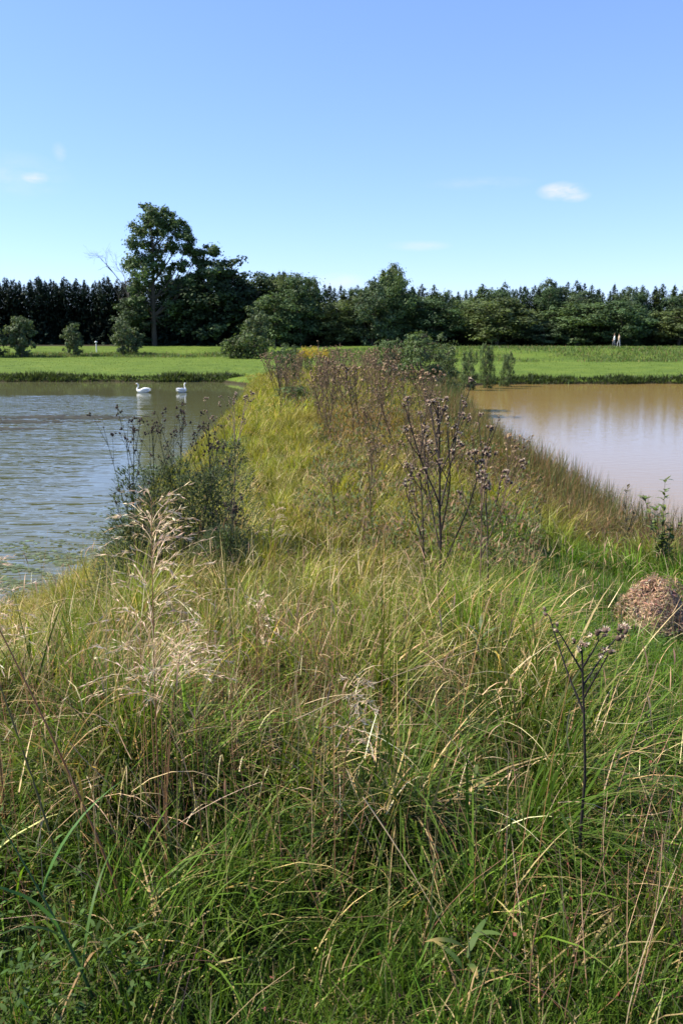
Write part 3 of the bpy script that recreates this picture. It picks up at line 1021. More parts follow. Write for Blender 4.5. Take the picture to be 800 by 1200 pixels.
V, Q_, C_ = strips(np.stack([x, yy, H(x, yy) - .02], -1), rng.uniform(0, 6.28, N), np.abs(rng.normal(.2, .2, N)), rng.normal(.9, .5, N), rng.uniform(.2, .5, N), rng.uniform(.04, .09, N),
                   np.where((rng.random(N) < .12)[:, None], vary((.20, .15, .08), N, .2), vary((.085, .13, .038), N, .3)), 3)
grass_obj('rank_grass', V, Q_, C_, M_GRASS, 'tall rank grass and weeds on the low bank in front of the wood')

# ------------------------------------------------------------------ thistles
def head_mesh(seed, dark=(.085, .055, .040), pale=(.54, .42, .30)):
    r = np.random.default_rng(seed)
    g = Geo()
    for q in range(r.integers(1, 4)):
        c = r.normal(0, .009, 3) + np.array([0, 0, .004 * q]); s_ = r.uniform(.7, 1.1)
        ax = norm(np.array([r.normal(0, .5), r.normal(0, .5), 1]))
        u = norm(np.cross(ax, [0.3, 1, 0.1])); v = np.cross(ax, u)
        prof = [(0, 0.001), (.003, .006), (.009, .0085), (.014, .0065), (.017, .005)]
        V = []
        for (hh, rr) in prof:
            for k in range(8):
                a = k / 8 * 2 * math.pi
                V.append(c + s_ * (ax * hh + (u * math.cos(a) + v * math.sin(a)) * rr * r.uniform(.85, 1.15)))
        Qs = [[i * 8 + j, i * 8 + (j + 1) % 8, (i + 1) * 8 + (j + 1) % 8, (i + 1) * 8 + j] for i in range(4) for j in range(8)]
        g.add(V, Qs, c=np.array(dark) * r.uniform(.7, 1.8))
        nb = 14
        a = r.uniform(0, 6.28, nb)
        fan = r.uniform(.25, 1.15, nb)
        d_ = ax[None] * np.cos(fan)[:, None] + (u[None] * np.cos(a)[:, None] + v[None] * np.sin(a)[:, None]) * np.sin(fan)[:, None]
        p0 = c + s_ * (ax * .012)[None] + d_ * .003
        tip = p0 + d_ * (s_ * r.uniform(.009, .015, nb))[:, None]
        sd = norm(np.cross(d_, ax[None] + .01)) * .0026
        V = np.stack([p0 - sd, p0 + sd, tip], 1).reshape(-1, 3)
        cc = np.repeat(vary(pale, nb, .3), 3, axis=0)
        g.add(V, T=np.arange(3 * nb).reshape(-1, 3), c=cc)
    return g.build('thistle_head', M_HEAD)


HEADS = [head_mesh(k) for k in range(5)]
HEADS_D = [head_mesh(20 + k, (.030, .024, .020), (.15, .11, .085)) for k in range(4)]


def thistle_geo(seed, h, nb, spread=.35, stem_c=(.05, .034, .026), rad=.007, low=.25, leaves=True, sub=2, leaf_c=(.12, .085, .055), extra=None):
    """stems of one thistle; returns the Geo and the places of its heads"""
    r = np.random.default_rng(seed)
    g = Geo()
    heads = []

    def stem(p, d, ln, ra, lev, bend):
        n = 6
        pts = [np.array(p, float)]
        for k in range(n):
            d = norm(d + r.normal(0, .045, 3) + np.array([0, 0, bend]))
            pts.append(pts[-1] + d * ln / n)
        pts = np.array(pts)
        g.tube(pts, np.linspace(ra, max(ra * .5, .0012), n + 1), 5, np.array(stem_c) * r.uniform(.8, 1.3))
        # spiny wings
        m = int(ln * 55)
        if m:
            t_ = r.uniform(0, n, m); i0 = np.minimum(t_.astype(int), n - 1)
            c = pts[i0] + (pts[i0 + 1] - pts[i0]) * (t_ - i0)[:, None]
            o_ = norm(r.normal(size=(m, 3))) * (ra * 1.2 + .004 * r.random((m, 1)) + .002)
            ax = norm(d) * .004
            g.add(np.stack([c - ax, c + ax, c + o_], 1).reshape(-1, 3), T=np.arange(3 * m).reshape(-1, 3), c=np.array(stem_c) * 1.3)
        if leaves:
            m = r.poisson(ln * 9)
            for _ in range(m):
                k = r.integers(0, n); a = r.uniform(0, 6.28)
                V, Q_, C_ = strips(pts[k:k + 1], [a], [r.uniform(.5, 1.3)], [r.uniform(.8, 2.2)], [r.uniform(.04, .10)], [r.uniform(.006, .014)], vary(leaf_c, 1, .3), 4, 'leaf')
                g.add(V, Q_, c=C_)
        return pts, d

    def tip(p, d):
        for _ in range(r.integers(1, 4)):
            q = norm(d + r.normal(0, .45, 3)); l_ = r.uniform(.008, .03)
            g.tube([p, p + q * l_], [.0018, .0012], 3, stem_c)
            heads.append((p + q * l_, q))

    main, dm = stem((0, 0, -.03), np.array([r.normal(0, .04), r.normal(0, .04), 1]), h * .97, rad, 0, .01)
    tip(main[-1], dm)
    for k in range(nb):
        u = low + (1 - low) * (k + r.uniform(0, .8)) / nb * .95
        i0 = min(int(u * 6), 5); p0 = main[i0] + (main[i0 + 1] - main[i0]) * (u * 6 - i0)
        a = k * 2.4 + r.uniform(-.5, .5)
        d = norm(np.array([math.cos(a) * spread, math.sin(a) * spread, .75]))
        ln = h * (1 - u) * r.uniform(.75, 1.15) + .07
        b, db = stem(p0, d, ln, rad * .6, 1, .03)
        tip(b[-1], db)
        for q in range(sub):
            i1 = r.integers(2, 6); a2 = r.uniform(0, 6.28)
            b2, d2 = stem(b[i1], norm(db + np.array([math.cos(a2), math.sin(a2), .2]) * .5), ln * r.uniform(.15, .35) + .03, rad * .35, 2, .03)
            tip(b2[-1], d2)
    return g, heads


def near_thistle(loc, seed, h, nb, label, heads_m=HEADS, rz=0, hs_=1.0, group=None, maxheads=95, leafy=None, name='thistle', **kw):
    g, hd = thistle_geo(seed, h, nb, **kw)
    o = empty(name, loc, rz)
    link('stem', g.build('thistle_stem', M_THISTLE), o)
    if leafy is not None:
        link('foliage', leafy, o)
    for k, (p_, d_) in enumerate(hd[:maxheads]):
        e = Vector(d_).to_track_quat('Z', 'Y').to_euler()
        link('flower_head', heads_m[(k * 7 + seed) % len(heads_m)], o, tuple(p_), e, hs_ * random.uniform(.85, 1.25))
    return tag(o, label, 'thistle', group)


# the big dead thistle right of the middle
def two(px, py):
    x, y, z = gp(px, py)
    return x, y, z


x, y, z = at(517, 6.7)
near_thistle((x, y, z), 41, 1.66, 9, 'tallest dark dead thistle with many branching stems right of the middle', spread=.30, rad=.013, low=.15, hs_=1.15, stem_c=(.032, .024, .020), sub=3)
x, y, z = at(500, 6.4)
near_thistle((x, y, z), 44, 1.1, 4, 'dead thistle leaning left beside the tallest thistle', spread=.5, rad=.008, low=.3, hs_=1.1, rz=2)
x, y, z = at(560, 6.0)
near_thistle((x, y, z), 43, 1.15, 5, 'pale brown withered thistle just right of the tallest thistle', spread=.28, rad=.007, stem_c=(.14, .09, .06), hs_=1.2)
x, y, z = at(570, 5.2)
near_thistle((x, y, z), 48, .95, 2, 'single straight dark thistle stem at the foot of the pale thistle', spread=.2, rad=.006, hs_=1.3, low=.6)
# the small black one in the right foreground
x, y, z = gp(674, 1045)
near_thistle((x, y, z), 52, .83, 5, 'small black thistle with drooping heads in the right foreground', heads_m=HEADS, spread=.5, rad=.0055, rz=2.1, stem_c=(.022, .018, .016), hs_=.9, low=.74, sub=0, leaves=False)
x, y, z = at(800, 4.3)
near_thistle((x, y, z), 55, 1.0, 2, 'brown thistle stalk leaning at the right border', spread=.3, rad=.005, stem_c=(.2, .14, .08), hs_=1.0, low=.6, sub=0)


def leaf_cloud(seed, h, r0, n, col=(.06, .085, .032), sz=.032):
    r = np.random.default_rng(seed)
    u = r.random(n) ** 1.3
    a = r.uniform(0, 6.28, n); rr = r0 * np.sqrt(r.random(n)) * (1 - .75 * u)
    P = np.stack([np.cos(a) * rr, np.sin(a) * rr, u * h], -1)
    V, Q_, C_ = strips(P, a + r.normal(0, .6, n), r.uniform(.4, 1.2, n), r.uniform(.2, 1.4, n), sz * r.uniform(.8, 1.9, n), sz * r.uniform(.25, .5, n), vary(col, n, .3), 3, 'leaf')
    return mesh('thistle_foliage', V, Q_, C_, [M_LEAF])


grp = 'thistles on the left bank'
for k, (px, Yd, top, lab) in enumerate([
        (160, 7.6, 474, 'dark thistle reaching highest against the left water, outermost of the clump'),
        (185, 7.9, 480, 'dark thistle second from the left in the bank clump'),
        (208, 8.1, 468, 'dark thistle in the middle of the bank clump below the swans'),
        (232, 7.8, 500, 'shorter dark leafy thistle in the bank clump'),
        (252, 8.0, 490, 'dark leafy thistle on the right side of the bank clump'),
        (272, 8.4, 452, 'pale topped thistle standing alone right of the bank clump'),
        (150, 7.7, 560, 'low dark thistle overhanging the water at the left of the clump'),
        (262, 7.2, 590, 'low bushy green thistle at the foot of the bank clump')]):
    x, y, z = at(px, Yd)
    h = (row_z(top, Yd) - z) * .93
    near_thistle((x, y, z), 70 + k, h, 6, lab, heads_m=HEADS if k == 5 else HEADS_D, spread=.26, rad=.006, stem_c=(.045, .05, .028) if k != 5 else (.2, .14, .1), hs_=.95,
                 low=.3, rz=k, leafy=leaf_cloud(k, h * .74, .52, 3800), leaf_c=(.06, .07, .035))

# thistle bed on the crest
protos = []
for k in range(6):
    g, hd = thistle_geo(200 + k, 1.5, 7, spread=.3, stem_c=(.11, .075, .042), rad=.009, low=.35, leaf_c=(.16, .11, .075))
    r = np.random.default_rng(k)
    for (p_, d_) in hd:
        n = 11
        dd = norm(np.array(d_)[None] * .6 + r.normal(0, .6, (n, 3)))
        V, Q_, C_ = cards(p_ + dd * .014, dd, .024, np.where((r.random((n, 1)) < .6), vary((.42, .30, .17), n, .3), vary((.13, .085, .05), n, .3)), 1.3)
        g.add(V, Q_, c=C_)
    protos.append(g.build('bed_thistle', M_HEAD))
spots = []
for _ in range(42): spots.append((rng.uniform(372, 520), rng.uniform(14.9, 22), rng.uniform(418, 505)))
for _ in range(74): spots.append((rng.uniform(322, 470), rng.uniform(24, 42), rng.uniform(402, 445)))
for _ in range(24): spots.append((rng.uniform(390, 610), rng.uniform(8.5, 15), rng.uniform(480, 580)))
for (px, Yd, top) in spots:
    x, y, z = at(px, Yd)
    h = max(.6, min(1.75, row_z(top, Yd) - z))
    far = Yd > 23
    o = link('bed_thistle', protos[rng.integers(6)], None, (x, y, z), (rng.normal(0, .13), rng.normal(0, .13), rng.uniform(0, 6.28)), (h / 1.5 * rng.uniform(.7, 1.5), h / 1.5 * rng.uniform(.7, 1.5), h / 1.5))
    tag(o, 'pinkish brown dead thistle in the far bed on the dam crest' if far else ('withered brown thistle in the nearer bed left of the tallest thistle' if Yd > 14.9 else 'low dead thistle amid the weeds left of the tallest thistle'), 'thistle',
        'dead thistles in the far bed' if far else ('dead thistles in the nearer bed' if Yd > 14.9 else 'low dead thistles amid the weeds'))

# green undergrowth among the thistle beds
N = 70000
px_ = rng.uniform(330, 640, N); Yd = 7.5 * (40 / 7.5) ** rng.random(N)
x = (px_ - 400) / 973 * Yd; k = (x < 3.9) & (shore(x, Yd) > 1.0) & (wob(x, Yd, 1.1, 11) > -.25) & ((x > -.5 + .3 * wob(x, Yd, 2, 2)) | (Yd > 26)); x, yd = x[k], Yd[k]; N = len(x)
V, Q_, C_ = strips(np.stack([x, yd, H(x, yd) + rng.uniform(.02, .62, N) ** 1.5 * (.75 + .5 * wob(x, yd, 2.7, 8))], -1), rng.uniform(0, 6.28, N), rng.uniform(.2, 1.4, N), rng.uniform(0, 1.2, N), rng.uniform(.05, .11, N) * (.6 + yd / 30), rng.uniform(.015, .028, N) * (.6 + yd / 30),
                  np.where((rng.random((N, 1)) < .35), vary((.20, .12, .065), N, .2), vary((.085, .11, .035), N, .3)), 3, 'leaf')
grass_obj('weeds', V, Q_, C_, M_LEAF, 'leafy green and brown weeds crowding between the dead thistles', 'weeds')


# ------------------------------------------------------------------ dry grass plumes
def plume(name, loc, h, label, seed, n=46, start=.45, blen=.22, lean=(0, 0), thick=.0022, droop=1.5, bias=.3, col=(.66, .50, .34)):
    r = np.random.default_rng(seed)
    g = Geo()
    t = np.linspace(0, 1, 9)
    pts = np.stack([lean[0] * t ** 2 * h, lean[1] * t ** 2 * h, h * t], -1)
    g.tube(pts, np.linspace(thick * 1.5, thick * .4, 9), 5, (.28, .15, .07))
    for q in range(3):
        o_ = r.normal(0, .02, 3) * np.array([1, 1, 0])
        g.tube(pts[:6] + o_[None] * np.linspace(1, 2, 6)[:, None], np.linspace(thick, thick * .5, 6), 4, (.30, .17, .08))
    o = empty(name, loc)
    link('culm', g.build('plume_culm', M_DRY), o)
    k = Geo()
    u = start + (1 - start) * r.random(n) ** .9
    P = np.stack([np.interp(u, t, pts[:, i]) for i in range(3)], -1)
    az = r.normal(bias, 1.0, n) + np.where(r.random(n) < .25, math.pi, 0)
    ln = blen * (1.15 - .7 * (u - start) / (1 - start)) * r.uniform(.5, 1.3, n)
    le = r.uniform(.35, .9, n); cu = r.uniform(.6, 1.0, n) * droop
    V, Q_, C_ = strips(P, az, le, cu, ln, .0020, vary((.50, .36, .23), n, .2), 7, 'stem')
    k.add(V, Q_, c=C_)
    cl = V.reshape(n, 8, 2, 3).mean(2)
    m = 13
    for b in range(n):
        s_ = r.uniform(2.0, 7, m); i0 = np.minimum(s_.astype(int), 6)
        c = cl[b, i0] + (cl[b, i0 + 1] - cl[b, i0]) * (s_ - i0)[:, None]
        d_ = norm(cl[b, i0 + 1] - cl[b, i0] + r.normal(0, .006, (m, 3)))
        sd = norm(np.cross(d_, r.normal(size=(m, 3)))) * .0014
        l_ = .020 * r.uniform(.7, 1.5, (m, 1))
        V = np.stack([c, c + d_ * l_ * .4 + sd, c + d_ * l_, c + d_ * l_ * .4 - sd], 1).reshape(-1, 3)
        k.add(V, np.arange(4 * m).reshape(-1, 4), c=np.repeat(vary(col, m, .2), 4, axis=0))
    link('panicle', k.build('plume_panicle', M_DRY), o)
    return tag(o, label, 'dry grass plume')


x, y, z = gp(190, 1010)
plume('grass_plume', (x, y, z), 1.22, 'tall feathery straw coloured plume in front of the left thistle clump', 1, n=100, start=.42, blen=.27, lean=(.02, .0))
x, y, z = gp(196, 1030)
plume('grass_plume', (x, y, z), .78, 'shorter feathery plume halfway down the tall plume stalk', 2, n=34, start=.70, blen=.20, lean=(.10, .0), bias=.0)
x, y, z = gp(400, 1010)
plume('grass_plume', (x, y, z), .62, 'small curled pale plume near the middle of the grass', 3, n=22, start=.6, blen=.14, lean=(.06, .0), droop=2.6)
x, y, z = gp(10, 990)
plume('grass_plume', (x, y, z), .95, 'pale loose plume at the left border against the water', 4, n=32, start=.55, blen=.2, lean=(-.05, .1))
x, y, z = gp(300, 860)
plume('grass_plume', (x, y, z), .62, 'thin brown plume right of the tall plume', 5, n=16, start=.6, blen=.12, lean=(.05, .0))
x, y, z = at(315, 6.2)
plume('grass_plume', (x, y, z), .75, 'thin straw plume on the crest left of the withered thistles', 6, n=20, start=.6, blen=.14, lean=(.1, .0))

# reed stalks with broad leaves on the left
def reed(loc, h, label, seed, lean, col, leafc, nl=4, lw=.014, ll=.4):
    r = np.random.default_rng(seed)
    g = Geo(); t = np.linspace(0, 1, 8)
    pts = np.stack([lean[0] * t ** 1.2 * h, lean[1] * t ** 1.2 * h, h * t], -1)
    g.tube(pts, np.linspace(.0045, .0015, 8), 6, col)
    o = empty('reed', loc)
    link('stalk', g.build('reed_stalk', M_DRY), o)
    for q in range(nl):
        u = r.uniform(.15, .8)
        P = np.array([[np.interp(u, t, pts[:, i]) for i in range(3)]])
        V, Q_, C_ = strips(P, [r.uniform(0, 6.28)], [.3], [r.uniform(.7, 1.5)], [ll * r.uniform(.6, 1.1)], [lw], vary(leafc, 1, .15), 8, 'blade')
        link('leaf', mesh('reed_leaf', V, Q_, C_, [M_GRASS]), o)
    return tag(o, label, 'reed')


for args in (((150, 1080), .95, 'rusty brown reed stalk leaning left over the left grass', 1, (-.42, .15), (.25, .12, .05), (.30, .20, .06)),
             ((80, 1060), .85, 'green and brown reed leaning left by the left border', 2, (-.30, .15), (.12, .11, .04), (.16, .20, .04)),
             ((115, 1190), .50, 'broad bluish green reed leaves in the lower left corner', 3, (-.45, .1), (.06, .12, .035), (.075, .14, .035))):
    x, y, z = gp(*args[0])
    reed((x, y, z), *args[1:], nl=6 if args[3] == 3 else 4, lw=.012 if args[3] == 3 else .010)


# leafy weed in the lower middle
def leafy_weed(loc, h, n, label, seed, ll=.09, lw=.022, col=(.10, .15, .05)):
    r = np.random.default_rng(seed)
    o = empty('leafy_weed', loc)
    g = Geo(); g.tube([(0, 0, -.02), (.01, 0, h * .5), (0, .01, h)], [.004, .003, .0015], 6, (.12, .13, .05))
    link('stem', g.build('weed_stem', M_THISTLE), o)
    for k in range(n):
        u = .3 + .7 * k / n
        V, Q_, C_ = strips([[0, 0, h * u]], [k * 2.4], [.7 - .4 * u + r.uniform(0, .3)], [1.1], [ll * r.uniform(.7, 1.2)], [lw * r.uniform(.8, 1.2)], vary(col, 1, .15), 7, 'leaf', side=0,
                           tipcol=([r.random() < .4], (.30, .22, .08)))
        link('leaf', mesh('weed_leaf', V, Q_, C_, [M_LEAF]), o)
    return tag(o, label, 'weed')


x, y, z = gp(552, 1010)
leafy_weed((x, y, z), .34, 13, 'pale green weed with lance shaped leaves in the lower middle', 1, .065, .016, (.10, .14, .035))
x, y, z = gp(545, 1175)
leafy_weed((x, y, z), .20, 6, 'weed with long spotted green leaves near the bottom edge', 2, .12, .018, (.075, .12, .03))
x, y, z = gp(560, 800)
leafy_weed((x, y, z), .3, 12, 'pale leafy weed between the long grass and the green lawn', 3, .12, .02, (.15, .19, .08))

# long straws crossing the foreground, each its own stalk
for k, (a, b, za, zb, lab) in enumerate([((425, 935), (535, 1115), .42, .03, 'long pale straw slanting down right across the lower middle'),
                                     ((345, 845), (560, 760), .35, .38, 'long pale straw lying nearly level across the middle'),
                                     ((690, 1190), (680, 1010), .02, .30, 'upright brown stem below the small black thistle'),
                                     ((735, 1200), (775, 985), .02, .35, 'slanting brown stem in the lower right corner'),
                                     ((80, 870), (145, 935), .40, .2, 'short pinkish straw slanting over the dark grass on the left'),
                                     ((620, 1200), (640, 1040), .02, .42, 'upright reddish stem left of the small black thistle'),
                                     ((700, 1010), (770, 780), .05, .6, 'long leaning grey brown stalk on the green lawn')]):
    xa, ya, ga = gp(a[0], a[1], za); xb, yb, gb = gp(b[0], b[1], zb)
    A = np.array([xa, ya, ga + za]); B = np.array([xb, yb, gb + zb])
    g = Geo(); t = np.linspace(0, 1, 8)[:, None]
    bow = np.array([rng.normal(0, .02), rng.normal(0, .02), .02])
    g.tube(A + (B - A) * t + np.sin(t * math.pi) * bow, np.linspace(.0022, .0012, 8), 5, (.50, .38, .22) if k in (0, 1, 4) else (.24, .15, .08))
    o = link('straw_stalk', g.build('straw_stalk', M_DRY)); tag(o, lab, 'stalk')


# ------------------------------------------------------------------ heap of dry cuttings
x, y, z = gp(764, 738)
g = Geo()
r = np.random.default_rng(4)
n = 24; mth = 14
V = []
for i in range(mth + 1):
    for j_ in range(n):
        a = j_ / n * 2 * math.pi; u = i / mth
        rr = .268 * math.cos(u * math.pi / 2) ** .8 * (1 + .10 * math.sin(3 * a + 1) + .08 * math.sin(5 * a) + r.normal(0, .04))
        V.append((rr * math.cos(a), rr * math.sin(a) * .9, -.06 + .325 * math.sin(u * math.pi / 2) ** 1.1 + r.normal(0, .008)))
Qs = [[i * n + j_, i * n + (j_ + 1) % n, (i + 1) * n + (j_ + 1) % n, (i + 1) * n + j_] for i in range(mth) for j_ in range(n)]
g.add(V, Qs, c=(.15, .10, .06))
N = 9000
a = r.uniform(0, 6.28, N); u = r.random(N) ** .9 * math.pi / 2
rr = .295 * np.cos(u) ** .8 * (1 + .10 * np.sin(3 * a + 1) + .08 * np.sin(5 * a))
P = np.stack([rr * np.cos(a), rr * np.sin(a) * .9, -.04 + (.33 + .05 * np.sin(4 * a + 1)) * np.sin(u) ** 1.1], -1) + r.normal(0, .016, (N, 3))
P[:700, :2] *= r.uniform(1.0, 1.5, (700, 1)); P[:700, 2] = r.uniform(.0, .07, 700)
V, Q_, C_ = cards(P, np.stack([np.cos(a) * np.cos(u), np.sin(a) * np.cos(u), np.sin(u)], -1) + r.normal(0, .35, (N, 3)), r.uniform(.003, .009, N), vary((.31, .20, .125), N, .5, .12), 6)
g.add(V, Q_, c=C_)
o = link('cuttings_heap', g.build('cuttings_heap', M_DRY), None, (x, y, z + .05), None, (.98, .98, 1.08))
N = 900
aa = r.uniform(0, 6.28, N); rg = r.uniform(.30, .50, N)
gx, gy = x + rg * np.cos(aa), y + rg * np.sin(aa)
V, Q_, C_ = strips(np.stack([gx, gy, H(gx, gy) - .01], -1), r.uniform(0, 6.28, N), np.abs(r.normal(.2, .25, N)), r.normal(.9, .6, N), r.uniform(.08, .2, N), r.uniform(.004, .008, N), vary((.085, .17, .022), N, .25), 4)
grass_obj('heap_side_grass', V, Q_, C_, M_GRASS, 'longer green grass growing up around the heap of cuttings')
tag(o, 'rounded heap of reddish brown dry grass cuttings on the green lawn', 'heap of cuttings')


# ------------------------------------------------------------------ sapling at the right border
def sapling(loc, h, label, seed, col=(.12, .16, .045), ns=5, name='sapling', ll=1.0):
    r = np.random.default_rng(seed)
    o = empty(name, loc)
    g = Geo(); lf = Geo()
    for q in range(ns):
        a = r.uniform(0, 6.28); hh = h * (1 if q == 0 else r.uniform(.45, .85)); sp = r.uniform(.08, .35) if q else .03
        t = np.linspace(0, 1, 7)
        pts = np.stack([math.cos(a) * sp * hh * t ** 1.3, math.sin(a) * sp * hh * t ** 1.3, hh * t], -1)
        g.tube(pts, np.linspace(.006, .0018, 7), 5, (.10, .075, .05))
        m = int(44 * hh)
        u = r.uniform(.15, 1, m)
        P = np.stack([np.interp(u, t, pts[:, i]) for i in range(3)], -1)
        V, Q_, C_ = strips(P, r.uniform(0, 6.28, m), r.uniform(.6, 1.3, m), r.uniform(.2, .9, m), r.uniform(.05, .09, m) * ll, r.uniform(.022, .036, m) * ll, vary(col, m, .25), 4, 'leaf', side=0)
        lf.add(V, Q_, c=C_)
    link('stem', g.build('sapling_stem', M_BARK), o)
    link('foliage', lf.build('sapling_foliage', M_LEAF), o)
    return tag(o, label, 'sapling')


x, y, z = at(779, 9.3)
sapling((x, y, z), row_z(560, 9.3) - z, 'leafy young sapling by the water at the right border', 1, ns=8, ll=1.35)
x, y, z = at(735, 10.5)
o = sapling((x, y, z), .95, 'thin bare looking sapling beside the rushes near the right border', 2, (.09, .08, .04), 4)

# ------------------------------------------------------------------ floating algae and weed mats
def flakes(name, pts, sz, col, label, amt=.25):
    N = len(pts)
    P = np.column_stack([pts, np.full(N, .004) + rng.uniform(0, .006, N)])
    k = 6
    a = np.linspace(0, 2 * math.pi, k, endpoint=False)[None] + rng.uniform(0, 6, (N, 1))
    rr = (sz * rng.uniform(.4, 1.3, N))[:, None] * rng.uniform(.5, 1.2, (N, k))
    V = np.stack([P[:, :1] + np.cos(a) * rr * 1.5, P[:, 1:2] + np.sin(a) * rr, np.repeat(P[:, 2:3], k, 1) + rng.uniform(0, .004, (N, k))], -1).reshape(-1, 3)
    b = (np.arange(N) * k)[:, None]
    F = np.concatenate([b + [0, 1, 2, 3], b + [0, 3, 4, 5]], 0)
    C = np.repeat(vary(col, N, amt), k, axis=0)
    o = link(name, mesh(name, V, F, C, [M_LEAF], smooth=False))
    return tag(o, label, 'algae', kind='stuff')


def patch(n, cx, cy, sx, sy, thr=0.0):
    p = np.column_stack([rng.normal(cx, sx, n), rng.normal(cy, sy, n)])
    p = p[(wob(p[:, 0], p[:, 1] * 2.2, 1.9, 3) + .5 * wob(p[:, 0], p[:, 1] * 2, 6, 1) > thr) & (shore(p[:, 0], p[:, 1]) < -.02)]
    return p


pp = np.concatenate([patch(4200, -5.6, 13.4, 1.2, 1.2, -.05), patch(900, -7, 12.0, 1.6, .9, .1), patch(500, -4.9, 17.0, .25, 1.6, .0)])
flakes('algae', pp, .035, (.12, .15, .07), 'patchy pale green algae floating off the left bank')
pm = np.concatenate([patch(900, -16.3, 37.5, 1.6, .35, -.6), patch(900, -13.2, 39.5, 1.5, .35, -.6), patch(500, -15.3, 34.6, 1.3, .3, -.3)])
flakes('weed_mat', pm, .14, (.06, .055, .03), 'dark floating mats of water weed on the left pond')


# ------------------------------------------------------------------ swans
M_SWAN = plain_mat('white_feathers', (.82, .81, .78), .6, .04, 20)
M_BEAK = plain_mat('orange_beak', (.55, .17, .03), .4)
M_BLACK = plain_mat('black_skin', (.02, .02, .02), .5)


def loft(path, rx, rz, n=16):
    path = np.asarray(path, float); t = norm(np.gradient(path, axis=0))
    a = np.array([0, 1., 0]); V = []
    for p_, tt, x_, z_ in zip(path, t, rx, rz):
        b = np.cross(tt, a)
        for k in range(n):
            an = k / n * 2 * math.pi
            V.append(p_ + a * math.cos(an) * x_ + b * math.sin(an) * z_)
    m = len(path)
    Qs = [[i * n + j, i * n + (j + 1) % n, (i + 1) * n + (j + 1) % n, (i + 1) * n + j] for i in range(m - 1) for j in range(n)]
    T0 = [[0, (j + 1) % n, j] for j in range(1, n - 1)]
    T1 = [[(m - 1) * n, (m - 1) * n + j, (m - 1) * n + j + 1] for j in range(1, n - 1)]
    return V, Qs, T0 + T1


def swan(loc, rz, label, neck=0.0):
    o = empty('swan', loc, rz, scale=.93)
    path = [(-.58, 0, .20), (-.50, 0, .18), (-.38, 0, .15), (-.20, 0, .12), (0, 0, .11), (.20, 0, .12), (.33, 0, .15), (.40, 0, .22), (.41, 0, .30), (.37, 0, .38),
            (.33, 0, .46), (.32, 0, .54), (.34, 0, .61), (.39, 0, .655), (.45, 0, .655), (.49, 0, .64)]
    rx = [.02, .07, .13, .19, .21, .19, .15, .085, .055, .042, .037, .035, .036, .044, .038, .022]
    rz_ = [.012, .04, .09, .15, .17, .16, .13, .085, .055, .042, .037, .035, .036, .044, .036, .02]
    V, Q_, T_ = loft(path, rx, rz_)
    b = link('body', mesh('swan_body', V, [np.array(Q_), np.array(T_)], mats=[M_SWAN]), o)
    for s_ in (-1, 1):
        wp = [(.22, s_ * .14, .17), (.12, s_ * .18, .20), (-.05, s_ * .19, .23), (-.25, s_ * .15, .26), (-.42, s_ * .09, .28), (-.56, s_ * .04, .29)]
        V, Q_, T_ = loft(wp, [.02, .06, .075, .065, .045, .01], [.04, .10, .13, .11, .06, .012], 12)
        link('wing', mesh('swan_wing', V, [np.array(Q_), np.array(T_)], mats=[M_SWAN]), o)
    V, Q_, T_ = loft([(.48, 0, .642), (.53, 0, .625), (.575, 0, .612)], [.02, .017, .012], [.018, .012, .005], 10)
    bk = link('beak', mesh('swan_beak', V, [np.array(Q_), np.array(T_)], mats=[M_BEAK]), o)
    V, Q_, T_ = loft([(.478, 0, .665), (.493, 0, .668), (.507, 0, .655)], [.006, .013, .006], [.006, .012, .006], 8)
    link('beak_knob', mesh('swan_knob', V, [np.array(Q_), np.array(T_)], mats=[M_BLACK]), bk)
    for s_ in (-1, 1):
        V, Q_, T_ = loft([(.437, s_ * .036, .668), (.444, s_ * .038, .668), (.451, s_ * .036, .668)], [.003, .006, .003], [.003, .006, .003], 6)
        link('eye', mesh('swan_eye', V, [np.array(Q_), np.array(T_)], mats=[M_BLACK]), o)
    return tag(o, label, 'swan')


def on_water(px, py):
    d = pdir(px, py); t = -CAMZ / d[2]
    return d[0] * t, d[1] * t


x, y = on_water(168, 460)
swan((x, y, -.02), math.pi + .1, 'white swan swimming left, seen from its side')
x, y = on_water(213, 460)
swan((x, y, -.02), R(60), 'white swan turned away with upright neck, right of the other swan')

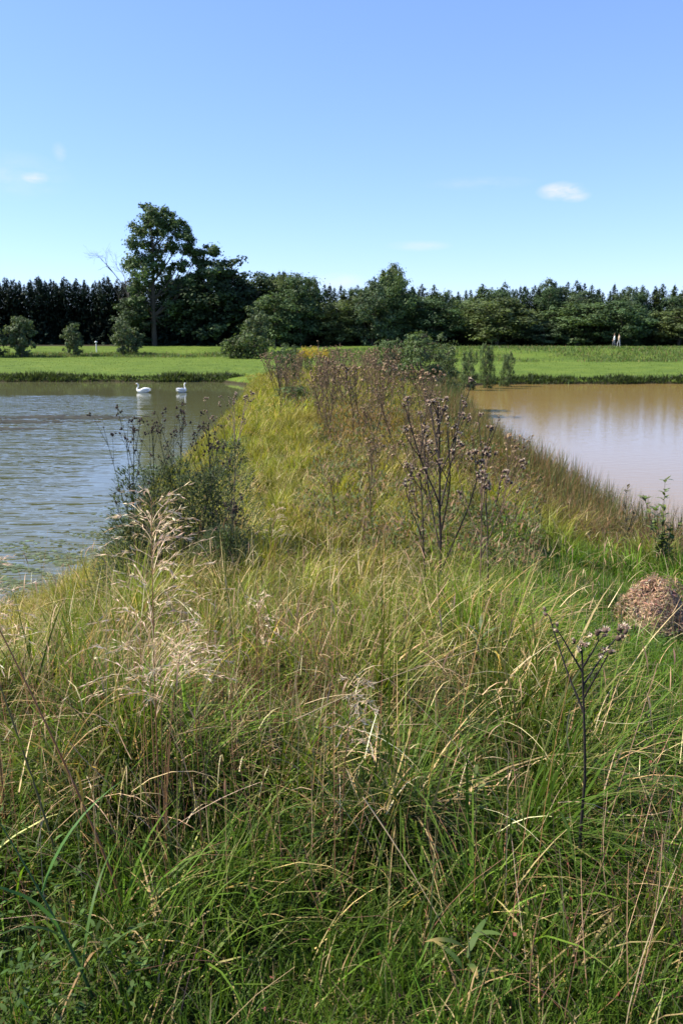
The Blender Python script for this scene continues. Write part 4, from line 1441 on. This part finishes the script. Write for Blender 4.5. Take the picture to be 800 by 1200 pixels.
# ------------------------------------------------------------------ two walkers
def person(loc, rz, top, trousers, hair, label, seed):
    r = random.Random(seed)
    me = bpy.data.meshes.new('person')
    J, E, RD = [], [], []

    def v(p_, ra, parent=None):
        J.append(p_); RD.append(ra)
        if parent is not None: E.append((parent, len(J) - 1))
        return len(J) - 1
    pel = v((0, 0, .95), .15)
    ab = v((0, 0, 1.10), .13, pel); ch = v((0, .0, 1.30), .15, ab); nk = v((0, 0, 1.46), .058, ch); hd0 = v((0, .01, 1.56), .08, nk); hd = v((0, .02, 1.66), .095, hd0)
    hands = []
    for s_ in (-1, 1):
        sw = .14 * s_
        hp = v((.10 * s_, 0, .88), .095, pel); kn = v((.11 * s_, sw * .8 + .03, .50), .062, hp); an = v((.11 * s_, sw, .09), .040, kn); v((.12 * s_, sw + .15, .035), .035, an)
        sh = v((.18 * s_, 0, 1.38), .062, ch); el = v((.25 * s_, -sw * .8, 1.12), .042, sh); wr = v((.27 * s_, -sw * 1.2 + .07, .88), .027, el)
        pm_ = v((.275 * s_, -sw * 1.2 + .09, .80), .034, wr)
        for f in range(4):
            a = v((.275 * s_, -sw * 1.2 + .06 + .02 * f, .745), .009, pm_); v((.265 * s_, -sw * 1.2 + .063 + .02 * f, .70 + .006 * abs(f - 1.5)), .008, a)
        v((.262 * s_, -sw * 1.2 + .125, .79), .010, pm_)
    me.from_pydata(J, E, [])
    o = bpy.data.objects.new('person', me); COL.objects.link(o)
    o.location = loc; o.rotation_euler = (0, 0, rz)
    md = o.modifiers.new('skin', 'SKIN')
    for k, ra in enumerate(RD):
        me.skin_vertices[0].data[k].radius = (ra, ra)
    me.skin_vertices[0].data[0].use_root = True
    sb = o.modifiers.new('sub', 'SUBSURF'); sb.levels = 2; sb.render_levels = 2
    dg = bpy.context.evaluated_depsgraph_get()
    nm = bpy.data.meshes.new_from_object(o.evaluated_get(dg))
    o.modifiers.clear(); o.data = nm
    nm.materials.clear()
    for c in (top, trousers, (.45, .28, .20)): nm.materials.append(plain_mat('person_cloth', c, .8, .08, 12))
    for p_ in nm.polygons:
        z_ = p_.center.z
        arm = abs(p_.center.x) > .20 and z_ < 1.15
        p_.material_index = 2 if (z_ > 1.46 or (arm and z_ < 1.12)) else (0 if z_ > .95 else 1)
        p_.use_smooth = True
    hm = Geo(); V, Q_, T_ = loft([(0, 0, 0), (.03, 0, 0), (.10, 0, 0), (.17, 0, 0), (.20, 0, 0)], [.03, .09, .108, .09, .02], [.03, .09, .108, .09, .02])
    V = np.array(V)[:, [1, 0, 2]] + np.array([0, -.10, 1.72]); V[:, 2] = np.maximum(V[:, 2], 1.60)
    hm.add(V, Q_, T_, c=hair)
    link('hair', hm.build('person_hair', M_BARK), o)
    tag(o, label, 'person')


x, y, z = far_at(720, 117)
person((x, y, z), R(80), (.75, .75, .76), (.10, .11, .14), (.10, .07, .04), 'person in a white top walking along the bank, left of the pair', 1)
x, y, z = far_at(725.5, 117.4)
person((x, y, z), R(95), (.42, .33, .25), (.35, .36, .38), (.05, .035, .025), 'person in a tan top walking along the bank, right of the pair', 2)

# white marker post on the far left
x, y, z = far_at(112, 112)
g = Geo()
o = empty('marker_post', (x, y, z))
g.tube([(0, 0, -.2), (0, 0, .6), (0, 0, 1.25)], [.07, .065, .06], 10, (.75, .75, .74)); link('post', g.build('marker_shaft', M_BARK), o)
g = Geo(); g.tube([(0, 0, 1.25), (0, 0, 1.28), (0, 0, 1.42), (0, 0, 1.48)], [.06, .17, .17, .03], 12, (.75, .75, .74)); link('cap', g.build('marker_cap', M_BARK), o)
tag(o, 'thin white post with a wider cap in front of the spruces', 'post')
